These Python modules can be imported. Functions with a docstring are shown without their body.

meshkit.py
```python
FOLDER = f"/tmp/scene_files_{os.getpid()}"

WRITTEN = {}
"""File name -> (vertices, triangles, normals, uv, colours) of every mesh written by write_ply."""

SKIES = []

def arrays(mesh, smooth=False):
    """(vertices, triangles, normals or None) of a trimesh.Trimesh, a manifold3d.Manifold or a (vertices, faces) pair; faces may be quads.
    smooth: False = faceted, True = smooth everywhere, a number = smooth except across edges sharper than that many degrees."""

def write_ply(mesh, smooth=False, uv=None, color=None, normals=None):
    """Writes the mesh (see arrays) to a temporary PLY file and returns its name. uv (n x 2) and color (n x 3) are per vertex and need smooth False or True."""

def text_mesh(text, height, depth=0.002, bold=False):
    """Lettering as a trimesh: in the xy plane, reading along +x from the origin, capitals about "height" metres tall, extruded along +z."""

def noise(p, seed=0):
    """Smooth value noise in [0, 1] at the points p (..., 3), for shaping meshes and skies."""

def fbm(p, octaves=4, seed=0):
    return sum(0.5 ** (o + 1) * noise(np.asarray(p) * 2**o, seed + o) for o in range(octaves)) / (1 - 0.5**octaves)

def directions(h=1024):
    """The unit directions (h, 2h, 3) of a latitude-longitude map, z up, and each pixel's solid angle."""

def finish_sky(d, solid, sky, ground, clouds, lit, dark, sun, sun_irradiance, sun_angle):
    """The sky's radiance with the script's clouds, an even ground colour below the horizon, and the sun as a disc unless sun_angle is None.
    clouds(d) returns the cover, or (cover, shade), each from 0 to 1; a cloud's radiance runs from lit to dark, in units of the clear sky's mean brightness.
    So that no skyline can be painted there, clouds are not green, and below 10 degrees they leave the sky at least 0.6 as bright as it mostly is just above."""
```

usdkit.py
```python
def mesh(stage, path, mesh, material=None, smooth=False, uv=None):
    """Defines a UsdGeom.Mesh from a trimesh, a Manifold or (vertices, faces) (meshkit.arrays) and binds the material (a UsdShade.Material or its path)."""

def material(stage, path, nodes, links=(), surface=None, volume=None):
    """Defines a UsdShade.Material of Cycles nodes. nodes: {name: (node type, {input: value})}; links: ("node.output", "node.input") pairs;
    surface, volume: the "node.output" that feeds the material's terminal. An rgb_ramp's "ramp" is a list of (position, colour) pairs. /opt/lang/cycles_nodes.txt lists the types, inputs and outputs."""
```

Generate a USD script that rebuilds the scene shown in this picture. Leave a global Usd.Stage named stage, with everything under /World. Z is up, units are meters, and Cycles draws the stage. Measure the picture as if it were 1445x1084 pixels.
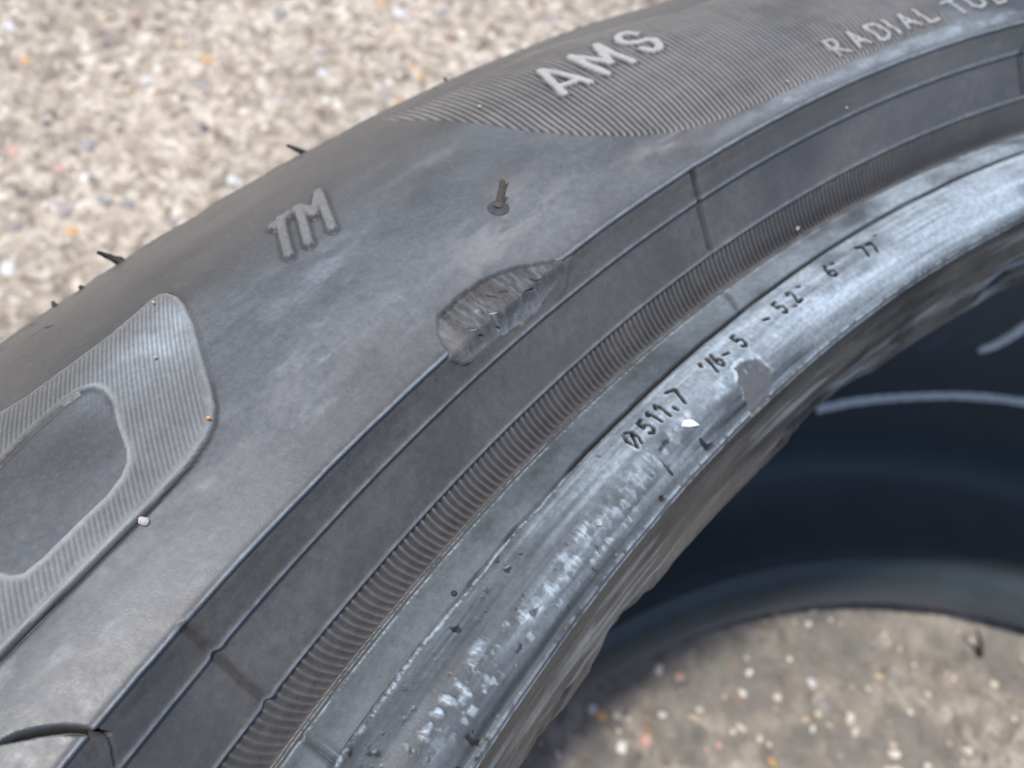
import math
import numpy as np
import trimesh, shapely, usdkit
from shapely.geometry import Polygon, MultiLineString, LineString
from meshkit import noise, fbm
from pxr import Usd, UsdGeom, UsdLux, UsdShade, Gf, Sdf, Vt

stage = Usd.Stage.CreateInMemory()
UsdGeom.SetStageUpAxis(stage, UsdGeom.Tokens.z)
UsdGeom.SetStageMetersPerUnit(stage, 1.0)
UsdGeom.Xform.Define(stage, '/World')
UsdGeom.Scope.Define(stage, '/World/Looks')

# ------------------------------------------------------------------ camera, sky, sun
GROUND = -0.272          # the tyre's own frame has z = 0 at the bulge of its upper sidewall; the ground lies here
LIFT = -GROUND           # everything is lifted so that the ground is z = 0
EXPOSURE = 0.92
SUN_AZ, SUN_EL = math.radians(-35), math.radians(80)     # azimuth measured from +y towards +x
SUN_I, SUN_ANGLE, SKY = 0.50, 4.0, 0.12

cam = UsdGeom.Camera.Define(stage, '/World/camera')
AX = np.array([[0.49006037358434285, 0.6908552728435096, -0.5315635636748386],
               [-0.8508130063588344, 0.5117522474884522, -0.11927642433087915],
               [0.18962610171866187, 0.5107138427484004, 0.8385781492336571]])
CAM = np.array([0.0, 0.26723102471, 0.07236602389])
m = Gf.Matrix4d(1.0)
for k in range(3):
    m.SetRow(k, Gf.Vec4d(*AX[:, k], 0))
m.SetRow(3, Gf.Vec4d(CAM[0], CAM[1], CAM[2] + LIFT, 1))
cam.AddTransformOp().Set(m)
cam.CreateHorizontalApertureAttr(36.0)
cam.CreateFocalLengthAttr(36.0 * 1266.12 / 1445)
cam.CreateFStopAttr(36.0 * 1266.12 / 1445 / 0.88)       # a lens opening of 0.88 mm, as in a phone's macro lens
cam.CreateFocusDistanceAttr(0.080)
cam.CreateClippingRangeAttr(Gf.Vec2f(0.004, 200.0))
cam.CreateExposureAttr(EXPOSURE)

usdkit.material(stage, '/World/Looks/sky_look', {
    'sky': ('sky_texture', {'sky_type': 'single_scattering', 'sun_disc': False, 'sun_elevation': SUN_EL, 'sun_rotation': SUN_AZ,
                            'air_density': 1.0, 'aerosol_density': 1.6}),
    'bg': ('background_shader', {'strength': SKY})}, [('sky.color', 'bg.color')], surface='bg.background')
dome = UsdLux.DomeLight.Define(stage, '/World/sky')
UsdShade.MaterialBindingAPI.Apply(dome.GetPrim()).Bind(UsdShade.Material.Get(stage, '/World/Looks/sky_look'))
dome.GetPrim().SetCustomDataByKey('kind', 'structure')

sun = UsdLux.DistantLight.Define(stage, '/World/sun')
sun.CreateIntensityAttr(SUN_I)
sun.CreateNormalizeAttr(True)
sun.CreateAngleAttr(SUN_ANGLE)
sun.CreateColorAttr(Gf.Vec3f(1.0, 0.94, 0.86))
sd = np.array([math.sin(SUN_AZ) * math.cos(SUN_EL), math.cos(SUN_AZ) * math.cos(SUN_EL), math.sin(SUN_EL)])
sx = np.cross([0, 0, 1.0], sd); sx /= np.linalg.norm(sx); sy = np.cross(sd, sx)
m = Gf.Matrix4d(1.0)
for k, vec in enumerate((sx, sy, sd)):
    m.SetRow(k, Gf.Vec4d(*vec, 0))
sun.AddTransformOp().Set(m)

# ------------------------------------------------------------------ helpers
USED = {}


def numbered(parent, name):
    n = USED.get((parent, name), 0)
    USED[(parent, name)] = n + 1
    return f'{parent}/{name}' if n == 0 else f'{parent}/{name}_{n:03d}'


def tag(prim, label=None, category=None, kind=None, group=None):
    for key, val in (('label', label), ('category', category), ('kind', kind), ('group', group)):
        if val:
            prim.SetCustomDataByKey(key, val)
    return prim


def thing(name, parent='/World', **kw):
    x = UsdGeom.Xform.Define(stage, numbered(parent, name))
    tag(x.GetPrim(), **kw)
    return str(x.GetPath())


def put(name, parent, v, f, mat, n=None, wear_light=None, smooth=False, **kw):
    """One Mesh prim. v in metres, f triangles or quads, n vertex normals, wear per-vertex (dust, grime, film) masks."""
    path = numbered(parent, name)
    if n is None and smooth is not False:
        from meshkit import arrays
        v, f, n = arrays((v, f), smooth)
    v, f = np.asarray(v), np.asarray(f)
    me = UsdGeom.Mesh.Define(stage, path)
    me.CreatePointsAttr(Vt.Vec3fArray.FromNumpy(v.astype(np.float32)))
    me.CreateFaceVertexCountsAttr(Vt.IntArray.FromNumpy(np.full(len(f), f.shape[1], np.int32)))
    me.CreateFaceVertexIndicesAttr(Vt.IntArray.FromNumpy(f.astype(np.int32).ravel()))
    me.CreateSubdivisionSchemeAttr('none')
    if n is not None:
        me.CreateNormalsAttr(Vt.Vec3fArray.FromNumpy(np.asarray(n).astype(np.float32)))
        me.SetNormalsInterpolation('vertex')
    if wear_light is not None:
        pv = UsdGeom.PrimvarsAPI(me).CreatePrimvar('wear_light', Sdf.ValueTypeNames.Color3fArray, 'vertex')
        pv.Set(Vt.Vec3fArray.FromNumpy(np.asarray(wear_light).astype(np.float32)))
    UsdShade.MaterialBindingAPI.Apply(me.GetPrim()).Bind(UsdShade.Material.Get(stage, f'/World/Looks/{mat}'))
    tag(me.GetPrim(), **kw)
    return path


def sstep(a, b, x):
    t = np.clip((x - a) / (b - a), 0, 1)
    return t * t * (3 - 2 * t)


# ------------------------------------------------------------------ materials
def rubber(name, base, dust, dust_amt, rough, spec=0.5, grain=1.0, film=(0.42, 0.47, 0.505), grime_shade=(0.012, 0.011, 0.010), big=55.0, bump=0.00006, crisp=0.22):
    """Black rubber greyed by dust; the mesh's wear masks lay extra dust with lit edges (r), grimy black with painted shade (g), pale coating with painted sheen (b) on it."""
    usdkit.material(stage, f'/World/Looks/{name}', {
        'geo': ('geometry', {}),
        'at': ('attribute', {'attribute': 'wear_light'}),
        'sep': ('separate_color', {'color_type': 'rgb'}),
        'n1': ('noise_texture', {'scale': big, 'detail': 5, 'roughness': 0.6}),
        'n2': ('noise_texture', {'scale': 900.0, 'detail': 4, 'roughness': 0.65}),
        'n3': ('noise_texture', {'scale': 4200.0, 'detail': 3, 'roughness': 0.65}),
        'n4': ('noise_texture', {'scale': 2300.0, 'detail': 3, 'roughness': 0.7}),
        'r4': ('map_range', {'from_min': 0.50, 'from_max': 0.80, 'to_min': 0.0, 'to_max': 0.26 * grain, 'clamp': True}),
        'add2': ('math', {'math_type': 'add', 'use_clamp': True}),
        'fm': ('math', {'math_type': 'multiply', 'use_clamp': True}), 'n6': ('noise_texture', {'scale': 1500.0, 'detail': 4, 'roughness': 0.65}), 'r5': ('map_range', {'from_min': 0.36, 'from_max': 0.64, 'to_min': 0.94 - crisp, 'to_max': 0.94 + crisp, 'clamp': True}),
        'r1': ('map_range', {'from_min': 0.3, 'from_max': 0.72, 'to_min': 0.15, 'to_max': 1.0, 'clamp': True}),
        'r2': ('map_range', {'from_min': 0.35, 'from_max': 0.75, 'to_min': 0.55, 'to_max': 1.3, 'clamp': True}),
        'mul': ('math', {'math_type': 'multiply'}),
        'amt': ('math', {'math_type': 'multiply', 'value2': dust_amt}),
        'add': ('math', {'math_type': 'add', 'use_clamp': True}),
        'c1': ('mix_color', {'a': base, 'b': dust, 'use_clamp': False}),
        'c2': ('mix_color', {'b': film, 'use_clamp': False}),
        'c3': ('mix_color', {'b': grime_shade, 'use_clamp': False}),
        'fr': ('map_range', {'from_min': 0.3, 'from_max': 0.7, 'to_min': rough - 0.07, 'to_max': rough + 0.09, 'clamp': True}),
        'bh': ('math', {'math_type': 'multiply_add', 'value2': 0.5}),
        'b': ('bump', {'strength': 0.6 * grain, 'distance': bump}),
        'p': ('principled_bsdf', {'specular_ior_level': spec, 'diffuse_roughness': 0.6}),
    }, [('geo.position', 'n1.vector'), ('geo.position', 'n2.vector'), ('geo.position', 'n3.vector'),
        ('at.color', 'sep.color'), ('n1.fac', 'r1.value'), ('n2.fac', 'r2.value'), ('r1.result', 'mul.value1'), ('r2.result', 'mul.value2'),
        ('mul.value', 'amt.value1'), ('amt.value', 'add.value1'), ('sep.r', 'add.value2'), ('geo.position', 'n4.vector'), ('n4.fac', 'r4.value'), ('add.value', 'add2.value1'), ('r4.result', 'add2.value2'), ('add2.value', 'c1.fac'),
        ('geo.position', 'n6.vector'), ('n6.fac', 'r5.value'), ('sep.b', 'fm.value1'), ('r5.result', 'fm.value2'),
        ('c1.result', 'c2.a'), ('fm.value', 'c2.fac'), ('c2.result', 'c3.a'), ('sep.g', 'c3.fac'), ('c3.result', 'p.base_color'),
        ('n2.fac', 'fr.value'), ('fr.result', 'p.roughness'),
        ('n3.fac', 'bh.value1'), ('n2.fac', 'bh.value3'), ('bh.value', 'b.height'), ('b.normal', 'p.normal')], surface='p.BSDF')


rubber('sidewall_rubber', (0.034, 0.033, 0.0325), (0.215, 0.20, 0.18), 0.25, 0.45, grain=0.75)
rubber('raised_rubber', (0.060, 0.060, 0.058), (0.36, 0.355, 0.335), 0.30, 0.50)
rubber('band_rubber', (0.034, 0.033, 0.033), (0.18, 0.168, 0.158), 0.46, 0.44, grain=0.6)
rubber('bead_rubber', (0.040, 0.045, 0.050), (0.18, 0.20, 0.215), 0.40, 0.44, grain=0.8, spec=0.36, film=(0.41, 0.48, 0.53), crisp=0.26)
rubber('chip_rubber', (0.065, 0.068, 0.070), (0.15, 0.15, 0.15), 0.30, 0.5, grain=0.7)
rubber('toe_rubber', (0.024, 0.0235, 0.0225), (0.088, 0.083, 0.075), 0.28, 0.42, spec=0.45, grain=1.2)
rubber('torn_rubber', (0.036, 0.036, 0.037), (0.15, 0.138, 0.125), 0.22, 0.60, grain=1.6, bump=0.00012)
rubber('stub_rubber', (0.065, 0.055, 0.044), (0.18, 0.15, 0.115), 0.3, 0.60)
rubber('liner_rubber', (0.046, 0.060, 0.068), (0.10, 0.125, 0.14), 0.28, 0.40, grain=0.5)
rubber('char_rubber', (0.010, 0.010, 0.010), (0.04, 0.04, 0.04), 0.15, 0.6)

# shapes measured off the tyre, as (u, v) in mm on its unrolled surface
LETTERS = [
 ('T', 0.522, [[(51.19, 76.76), (50.18, 75.26), (46.76, 69.71)], [(49.64, 76.15), (50.82, 76.33), (51.75, 76.55), (53.11, 76.56)]]),
 ('M', 0.523, [[(53.59, 76.68), (52.43, 74.5), (49.22, 69.4)], [(53.76, 76.39), (53.79, 74.96), (53.26, 73.43)], [(53.26, 73.43), (54.72, 74.77), (56.91, 77.15)], [(56.99, 77.18), (55.19, 73.99), (52.43, 69.24)]]),
 ('A', 0.571, [[(93.05, 76.79), (90.35, 71.28), (88.97, 68.16)], [(93.24, 76.14), (93.24, 71.81), (93.39, 67.94)], [(89.97, 70.3), (91.25, 69.82), (92.79, 69.58)]]),
 ('M2', 0.608, [[(98.64, 76.8), (97.08, 71.64), (96.64, 67.96)], [(98.56, 76.28), (99.06, 72.82), (99.43, 69.96)], [(99.48, 70.21), (101.17, 73.09), (103.5, 76.76)], [(103.48, 76.84), (101.88, 71.76), (101.43, 67.93)]]),
 ('S', 0.604, [[(109.15, 74.72), (109.31, 76.49), (108.49, 77.06), (107.28, 76.44), (106.09, 74.82), (105.77, 73.13), (106.76, 72.03), (108.3, 71.69), (108.63, 70.57), (107.82, 69.0), (106.63, 68.08), (105.62, 68.32), (105.36, 69.87)]]),
 ('R', 0.267, [[(126.81, 55.85), (126.95, 52.63)], [(126.81, 55.85), (128.47, 55.7), (128.82, 54.85), (128.29, 54.16), (126.8, 53.97)], [(126.94, 54.09), (129.33, 52.51)]]),
 ('A2', 0.273, [[(132.35, 55.83), (131.53, 52.66)], [(132.35, 55.83), (132.93, 54.05), (134.01, 52.74)], [(131.67, 53.83), (133.27, 53.44)]]),
 ('D', 0.279, [[(136.03, 55.86), (136.35, 52.38)], [(136.03, 55.86), (137.95, 55.75), (138.67, 54.59), (138.72, 53.17), (137.8, 52.44), (136.35, 52.38)]]),
 ('I', 0.284, [[(140.09, 55.82), (140.72, 52.56)]]),
 ('A3', 0.289, [[(143.88, 55.87), (142.96, 52.85)], [(143.88, 55.87), (144.7, 54.1), (145.74, 52.82)], [(143.18, 53.99), (145.18, 53.74)]]),
 ('L', 0.293, [[(147.36, 55.96), (148.01, 52.63), (150.07, 52.82)]]),
 ('T2', 0.308, [[(155.55, 55.7), (156.03, 52.6)], [(153.72, 55.66), (157.59, 55.91)]]),
 ('U', 0.311, [[(158.88, 55.95), (158.98, 53.46), (160.06, 52.79), (161.77, 53.28), (162.05, 55.87)]]),
 ('B', 0.319, [[(164.65, 56.24), (164.21, 52.74), (165.95, 52.8), (167.15, 53.4), (166.9, 54.34), (164.33, 54.35)], [(166.9, 54.34), (167.81, 55.81), (164.65, 56.24)]]),
]
CHARS = [
 ('0', 0.146, [[(61.33, 24.16), (60.71, 23.36), (60.85, 22.04)], [(61.74, 24.19), (62.29, 23.66), (62.16, 22.67), (61.77, 22.11)]]),
 ('slash', 0.127, [[(62.22, 23.85), (60.92, 22.09)]]),
 ('5', 0.16, [[(64.7, 24.0), (63.9, 23.95), (63.75, 23.1), (64.3, 23.2), (64.68, 22.75), (64.55, 22.15), (64.1, 21.95), (63.68, 22.2)]]),
 ('1', 0.169, [[(66.17, 24.08), (65.77, 23.73)], [(66.13, 23.6), (66.2, 22.9), (66.21, 22.21)]]),
 ('1b', 0.171, [[(67.76, 24.07), (67.34, 23.66)], [(67.89, 23.56), (67.8, 22.75), (67.7, 21.98)]]),
 ('dot', 0.18, [[(69.03, 22.25), (69.15, 21.85)]]),
 ('7', 0.184, [[(70.45, 24.24), (71.66, 23.74)], [(71.58, 23.68), (71.07, 22.66), (70.69, 21.84)]]),
 ('quote', 0.172, [[(77.58, 24.02), (77.23, 23.63)]]),
 ('1c', 0.182, [[(78.87, 23.85), (78.47, 22.84), (78.05, 21.91)]]),
 ('6', 0.15, [[(79.95, 24.0), (79.35, 23.2), (79.1, 22.5), (79.4, 21.98), (79.9, 22.05), (80.05, 22.6), (79.7, 23.0), (79.2, 22.75)]]),
 ('dash', 0.144, [[(80.87, 22.91), (81.87, 22.65)]]),
 ('5b', 0.17, [[(85.2, 24.0), (84.4, 23.95), (84.25, 23.1), (84.8, 23.2), (85.18, 22.75), (85.05, 22.15), (84.6, 21.95), (84.18, 22.2)]]),
 ('dash2', 0.164, [[(90.38, 22.98), (91.32, 22.76)]]),
 ('5c', 0.17, [[(94.8, 24.0), (94.0, 23.95), (93.85, 23.1), (94.4, 23.2), (94.78, 22.75), (94.65, 22.15), (94.2, 21.95), (93.78, 22.2)]]),
 ('dot2', 0.167, [[(96.02, 21.92), (96.45, 21.86)]]),
 ('2', 0.17, [[(97.1, 23.55), (97.45, 24.0), (97.95, 23.85), (97.95, 23.3), (97.5, 22.6), (97.05, 22.0)], [(97.05, 22.0), (98.1, 22.05)]]),
 ('quote2', 0.151, [[(99.67, 23.77), (100.17, 23.62)]]),
 ('8', 0.17, [[(106.78, 24.0), (105.88, 23.2), (105.5, 22.5), (105.95, 21.98), (106.7, 22.05), (106.92, 22.6), (106.4, 23.0), (105.65, 22.75)]]),
 ('quote3', 0.157, [[(107.7, 23.63), (108.22, 23.55)]]),
 ('7b', 0.223, [[(113.9, 23.56), (114.9, 23.32)], [(114.78, 23.24), (114.46, 22.35), (113.99, 21.68)]]),
 ('7c', 0.225, [[(115.71, 23.2), (116.76, 23.09)], [(116.68, 23.04), (116.5, 22.16), (116.02, 21.59)]]),
 ('quote4', 0.166, [[(118.7, 23.66), (119.06, 23.61)]]),
]
POLY = {
 'logo': [(14.24, 80.26), (18.08, 79.08), (20.75, 78.14), (26.26, 77.72), (29.63, 77.62), (33.12, 78.03), (35.24, 78.53), (36.34, 78.34), (36.7, 77.46), (36.7, 75.82), (36.13, 73.9), (34.34, 69.88), (31.8, 65.51), (29.65, 61.87), (28.24, 59.87), (26.81, 58.6), (25.25, 57.86), (22.66, 57.25), (18.5, 56.98), (14.0, 56.92), (9.45, 56.95), (2.8, 57.13), (-0.85, 57.38)],
 'recess': [(13.36, 72.43), (14.18, 72.17), (17.54, 72.68), (21.39, 72.93), (23.13, 72.7), (24.06, 71.85), (24.25, 70.36), (23.63, 68.34), (22.16, 65.68), (20.7, 62.73), (19.83, 61.65), (18.63, 60.96), (16.63, 60.51), (14.83, 60.53), (9.98, 60.45), (9.02, 60.61), (8.33, 60.65), (7.73, 61.37), (7.42, 62.61), (7.25, 64.24)],
 'hatch': [(76.99, 93.68), (76.02, 88.61), (75.8, 82.67), (76.36, 78.18), (77.01, 74.52), (77.97, 70.64), (78.83, 67.33), (80.08, 64.37), (82.1, 61.26), (83.47, 59.51), (88.2, 55.73), (92.56, 53.62), (96.78, 52.43), (102.25, 51.44), (108.32, 51.07), (113.67, 50.98), (122.05, 50.99), (131.28, 51.11), (139.37, 51.32), (148.14, 51.38), (150.47, 51.34), (154.84, 57.03), (160.79, 68.33), (129.01, 78.31), (121.27, 77.96), (116.27, 80.24), (110.08, 82.71), (105.22, 86.51), (100.48, 89.2), (92.3, 87.08), (85.9, 86.99), (80.09, 87.42)],
 'gouge': [(51.68, 51.89), (52.75, 52.08), (54.59, 51.99), (56.35, 51.81), (57.88, 51.6), (59.2, 51.38), (60.06, 51.15), (61.01, 50.79), (62.45, 50.04), (64.06, 49.22), (65.45, 48.59), (66.57, 47.81), (66.59, 47.01), (65.54, 46.14), (64.18, 45.7), (62.83, 45.27), (61.48, 44.84), (60.19, 44.57), (58.86, 44.52), (57.59, 44.62), (55.59, 44.95), (54.32, 45.27), (51.88, 45.44), (49.83, 45.38), (48.34, 45.98), (47.3, 47.17), (47.44, 48.25), (47.87, 49.32), (48.42, 50.34), (49.08, 51.06), (50.09, 51.71)],
 'chip': [(80.5, 20.72), (81.82, 20.77), (83.0, 20.54), (84.18, 20.14), (84.52, 19.15), (84.78, 17.86), (84.16, 17.33), (82.07, 16.1), (81.58, 15.38), (79.22, 15.07), (77.06, 15.05), (77.95, 16.91), (79.03, 18.36), (79.38, 19.61)],
}
LINES = {
 'crack': [(-1.87, 52.82), (-1.43, 52.48), (-0.55, 51.81), (0.37, 50.97), (1.4, 49.7), (2.21, 48.25), (2.64, 46.93), (2.87, 46.41)],
 'crack2': [(2.8, 46.32), (2.39, 45.39), (1.53, 44.06), (0.88, 42.98)],
 'slit': [(27.5, 93.66), (28.44, 93.92), (29.15, 94.0), (29.63, 91.98)],
 'mark1': [(90.63, 47.88), (91.27, 42.86), (90.75, 36.08)],
 'mark2': [(12.01, 48.14), (12.32, 43.79), (12.44, 36.49)],
 'mark3': [(166.59, 43.43), (167.2, 36.27)],
 'bmark1': [(92.24, 30.6), (89.65, 26.1)],
 'bmark2': [(12.49, 30.23), (12.22, 26.12)],
}
SPOTS = {
 'nub': (66.31, 57.64),
 'flake': (68.58, 19.73),
 'grain1': (16.68, 56.31),
 'grain2': (26.83, 58.92),
 'grain3': (49.43, 19.83),
 'grain4': (32.58, 26.56),
 'grain5': (81.1, 75.47),
 'grain6': (34.77, 76.77),
 'grain7': (29.32, 68.89),
 'grain8': (114.78, 52.09),
 'grain9': (111.26, 48.6),
 'grain10': (110.42, 32.15),
 'grain11': (123.68, 44.86),
 'grain12': (75.07, 35.37),
}
PROFILE = [(257.807, -27.156), (259.407, -20.5), (261.884, -14.6), (262.984, -12.262), (264.184, -11.912), (268.055, -11.833), (273.126, -12.533), (275.114, -13.0), (277.102, -14.243), (278.802, -11.913), (280.501, -9.382), (282.982, -6.82), (285.464, -4.257), (286.72, -2.268), (287.976, -0.478), (288.789, -0.427), (289.602, -0.384), (290.415, -0.352), (291.228, -0.333), (292.041, -0.328), (292.854, -0.34), (293.667, -0.369), (294.48, -0.418), (295.293, -0.487), (296.106, -0.576), (296.919, -0.688), (297.732, -0.821), (298.545, -0.975), (299.358, -1.152), (300.171, -1.351), (300.984, -1.571), (301.797, -1.811), (302.61, -2.071), (303.423, -2.351), (304.236, -2.649), (305.049, -2.945), (305.862, -3.224), (306.675, -3.519), (307.489, -3.832), (308.302, -4.162), (309.115, -4.51), (309.928, -4.875), (310.741, -5.259), (311.554, -5.661), (312.367, -6.081), (313.18, -6.52), (313.993, -6.978), (314.806, -7.454), (315.619, -7.95), (316.432, -8.465), (317.245, -9.0), (318.058, -9.554), (318.871, -10.128), (319.684, -10.722), (320.497, -11.337), (321.31, -11.971), (322.123, -12.626), (322.936, -13.302), (323.749, -13.998), (324.562, -14.715), (325.375, -15.453), (326.188, -16.213), (327.001, -16.993), (327.814, -17.795), (328.627, -18.619), (329.44, -19.464), (330.253, -20.332), (331.066, -21.221), (331.879, -22.132), (332.693, -23.065), (333.506, -24.021), (334.319, -24.999), (335.132, -26.0), (335.945, -27.023), (337.345, -29.223), (338.145, -32.023), (338.545, -37.023)]
KEY = {'G': 0.0, 'F': 15.829, 'E': 26.07, 'D': 30.457, 'C': 36.389, 'B': 43.523, 'A': 48.062, 'H': 105.217, 'end': 115.753}

# ------------------------------------------------------------------ the tyre: one displaced surface, handed out to its parts
UREF = 300.0                                  # u = angle * 300 mm, v = arc length in mm from the bead toe outwards
PR = np.array(PROFILE)
PS = np.concatenate([[0], np.cumsum(np.hypot(*np.diff(PR, axis=0).T))])
from scipy.interpolate import PchipInterpolator
f_r, f_z = PchipInterpolator(PS, PR[:, 0]), PchipInterpolator(PS, PR[:, 1])


def prof(v):
    v = np.asarray(v, float)
    r, z = f_r(v), f_z(v)
    # a little smoothing of the tangent keeps the corners of the profile round
    k = 0.25
    dr = (f_r(np.clip(v + k, 0, PS[-1])) - f_r(np.clip(v - k, 0, PS[-1])))
    dz = (f_z(np.clip(v + k, 0, PS[-1])) - f_z(np.clip(v - k, 0, PS[-1])))
    ln = np.hypot(dr, dz)
    return r, z, -dz / ln, dr / ln            # outward normal (n_r, n_z)


def surf(u, v, d=0.0):
    """Point of the tyre's upper face in metres, d mm above the base profile."""
    r, z, nr, nzz = prof(v)
    th = np.asarray(u) / UREF
    rr = r + nr * d
    return np.stack([rr * np.sin(th), rr * np.cos(th), z + nzz * d], -1) / 1000 + np.array([0, 0, LIFT])


K = KEY
rows = []
for a, b, st in ((0, K['F'] - 1.6, .30), (K['F'] - 1.6, K['F'] + 1.6, .10), (K['F'] + 1.6, K['E'] - .7, .115), (K['E'] - .7, K['E'] + .7, .06),
                 (K['E'] + .7, K['D'] - .5, .16), (K['D'] - .5, K['D'] + .5, .08), (K['D'] + .5, K['C'] - .8, .16), (K['C'] - .8, K['C'] + .3, .07),
                 (K['C'] + .3, K['B'] - .8, .20), (K['B'] - .8, K['B'] + .3, .07), (K['B'] + .3, K['A'] - .9, .17), (K['A'] - .9, K['A'] + .4, .065),
                 (K['A'] + .4, 51.0, .16), (51.0, 57.0, .14), (57.0, 79.0, .16), (79.0, 95.0, .20), (95.0, K['end'], .15)):
    rows.append(np.linspace(a, b, max(2, int(round((b - a) / st))), endpoint=False))
V = np.concatenate(rows + [[K['end']]])
U = np.linspace(-11.0, 178.0, 1450)
UU, VV = np.meshgrid(U, V)                    # rows v, columns u
DISP = np.zeros_like(UU)
WEAR_LIGHT = np.zeros(UU.shape + (3,))
PC = {n: i for i, n in enumerate(['sidewall', 'rim_protector', 'ribbed_band', 'bead', 'hatched_panel', 'raised_block', 'recess', 'gouge', 'chip'])}
PART = np.zeros(UU.shape, np.int8)


TABLE = np.random.default_rng(11).random((512, 512))


def nz(scale_u, scale_v, octaves=3, seed=0, sl=np.s_[:, :]):
    """Fractal value noise over the unrolled surface, about 0.5 in the mean."""
    u, v = U[sl[1]], V[sl[0]]
    out, wsum = 0, 0
    for o in range(octaves):
        a, b = u * scale_u * 2 ** o + 37.7 * seed + 11.3 * o, v * scale_v * 2 ** o + 91.1 * seed + 5.9 * o
        i, j = np.floor(a).astype(int), np.floor(b).astype(int)
        s, t = a - i, b - j
        s, t = (s * s * (3 - 2 * s))[None, :], (t * t * (3 - 2 * t))[:, None]
        i0, i1, j0, j1 = i % 512, (i + 1) % 512, j % 512, (j + 1) % 512
        r0 = TABLE[j0][:, i0] * (1 - s) + TABLE[j0][:, i1] * s
        r1 = TABLE[j1][:, i0] * (1 - s) + TABLE[j1][:, i1] * s
        out = out + .5 ** o * (r0 * (1 - t) + r1 * t); wsum += .5 ** o
    return out / wsum


def window(u0, u1, v0, v1):
    i0, i1 = np.searchsorted(V, [v0, v1]); j0, j1 = np.searchsorted(U, [u0, u1])
    return np.s_[i0:i1, j0:j1]


def dist_to(lines, sl):
    g = MultiLineString([l for l in lines]) if len(lines) > 1 else LineString(lines[0])
    pts = shapely.points(UU[sl].ravel(), VV[sl].ravel())
    return shapely.distance(pts, g).reshape(UU[sl].shape)


def sdf(poly, pad=3.0, smooth=0.0):
    pg = Polygon(poly).buffer(0)
    if smooth:
        pg = pg.buffer(-smooth).buffer(2 * smooth).buffer(-smooth)
    u0, v0, u1, v1 = pg.bounds
    sl = window(u0 - pad, u1 + pad, v0 - pad, v1 + pad)
    pts = shapely.points(UU[sl].ravel(), VV[sl].ravel())
    d = shapely.distance(pts, pg.boundary)
    inside = shapely.contains_xy(pg, UU[sl].ravel(), VV[sl].ravel())
    return sl, np.where(inside, -d, d).reshape(UU[sl].shape)


A_, B_, C_, D_, E_, F_ = (K[k] for k in 'ABCDEF')
wob = 0.10 * (nz(.35, 0, 3, 1) - .5)          # moulded edges are never quite true
va, vb, vc, vd = VV - A_ + wob, VV - B_ + .6 * wob, VV - C_ + .5 * wob, VV - D_ + wob

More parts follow.
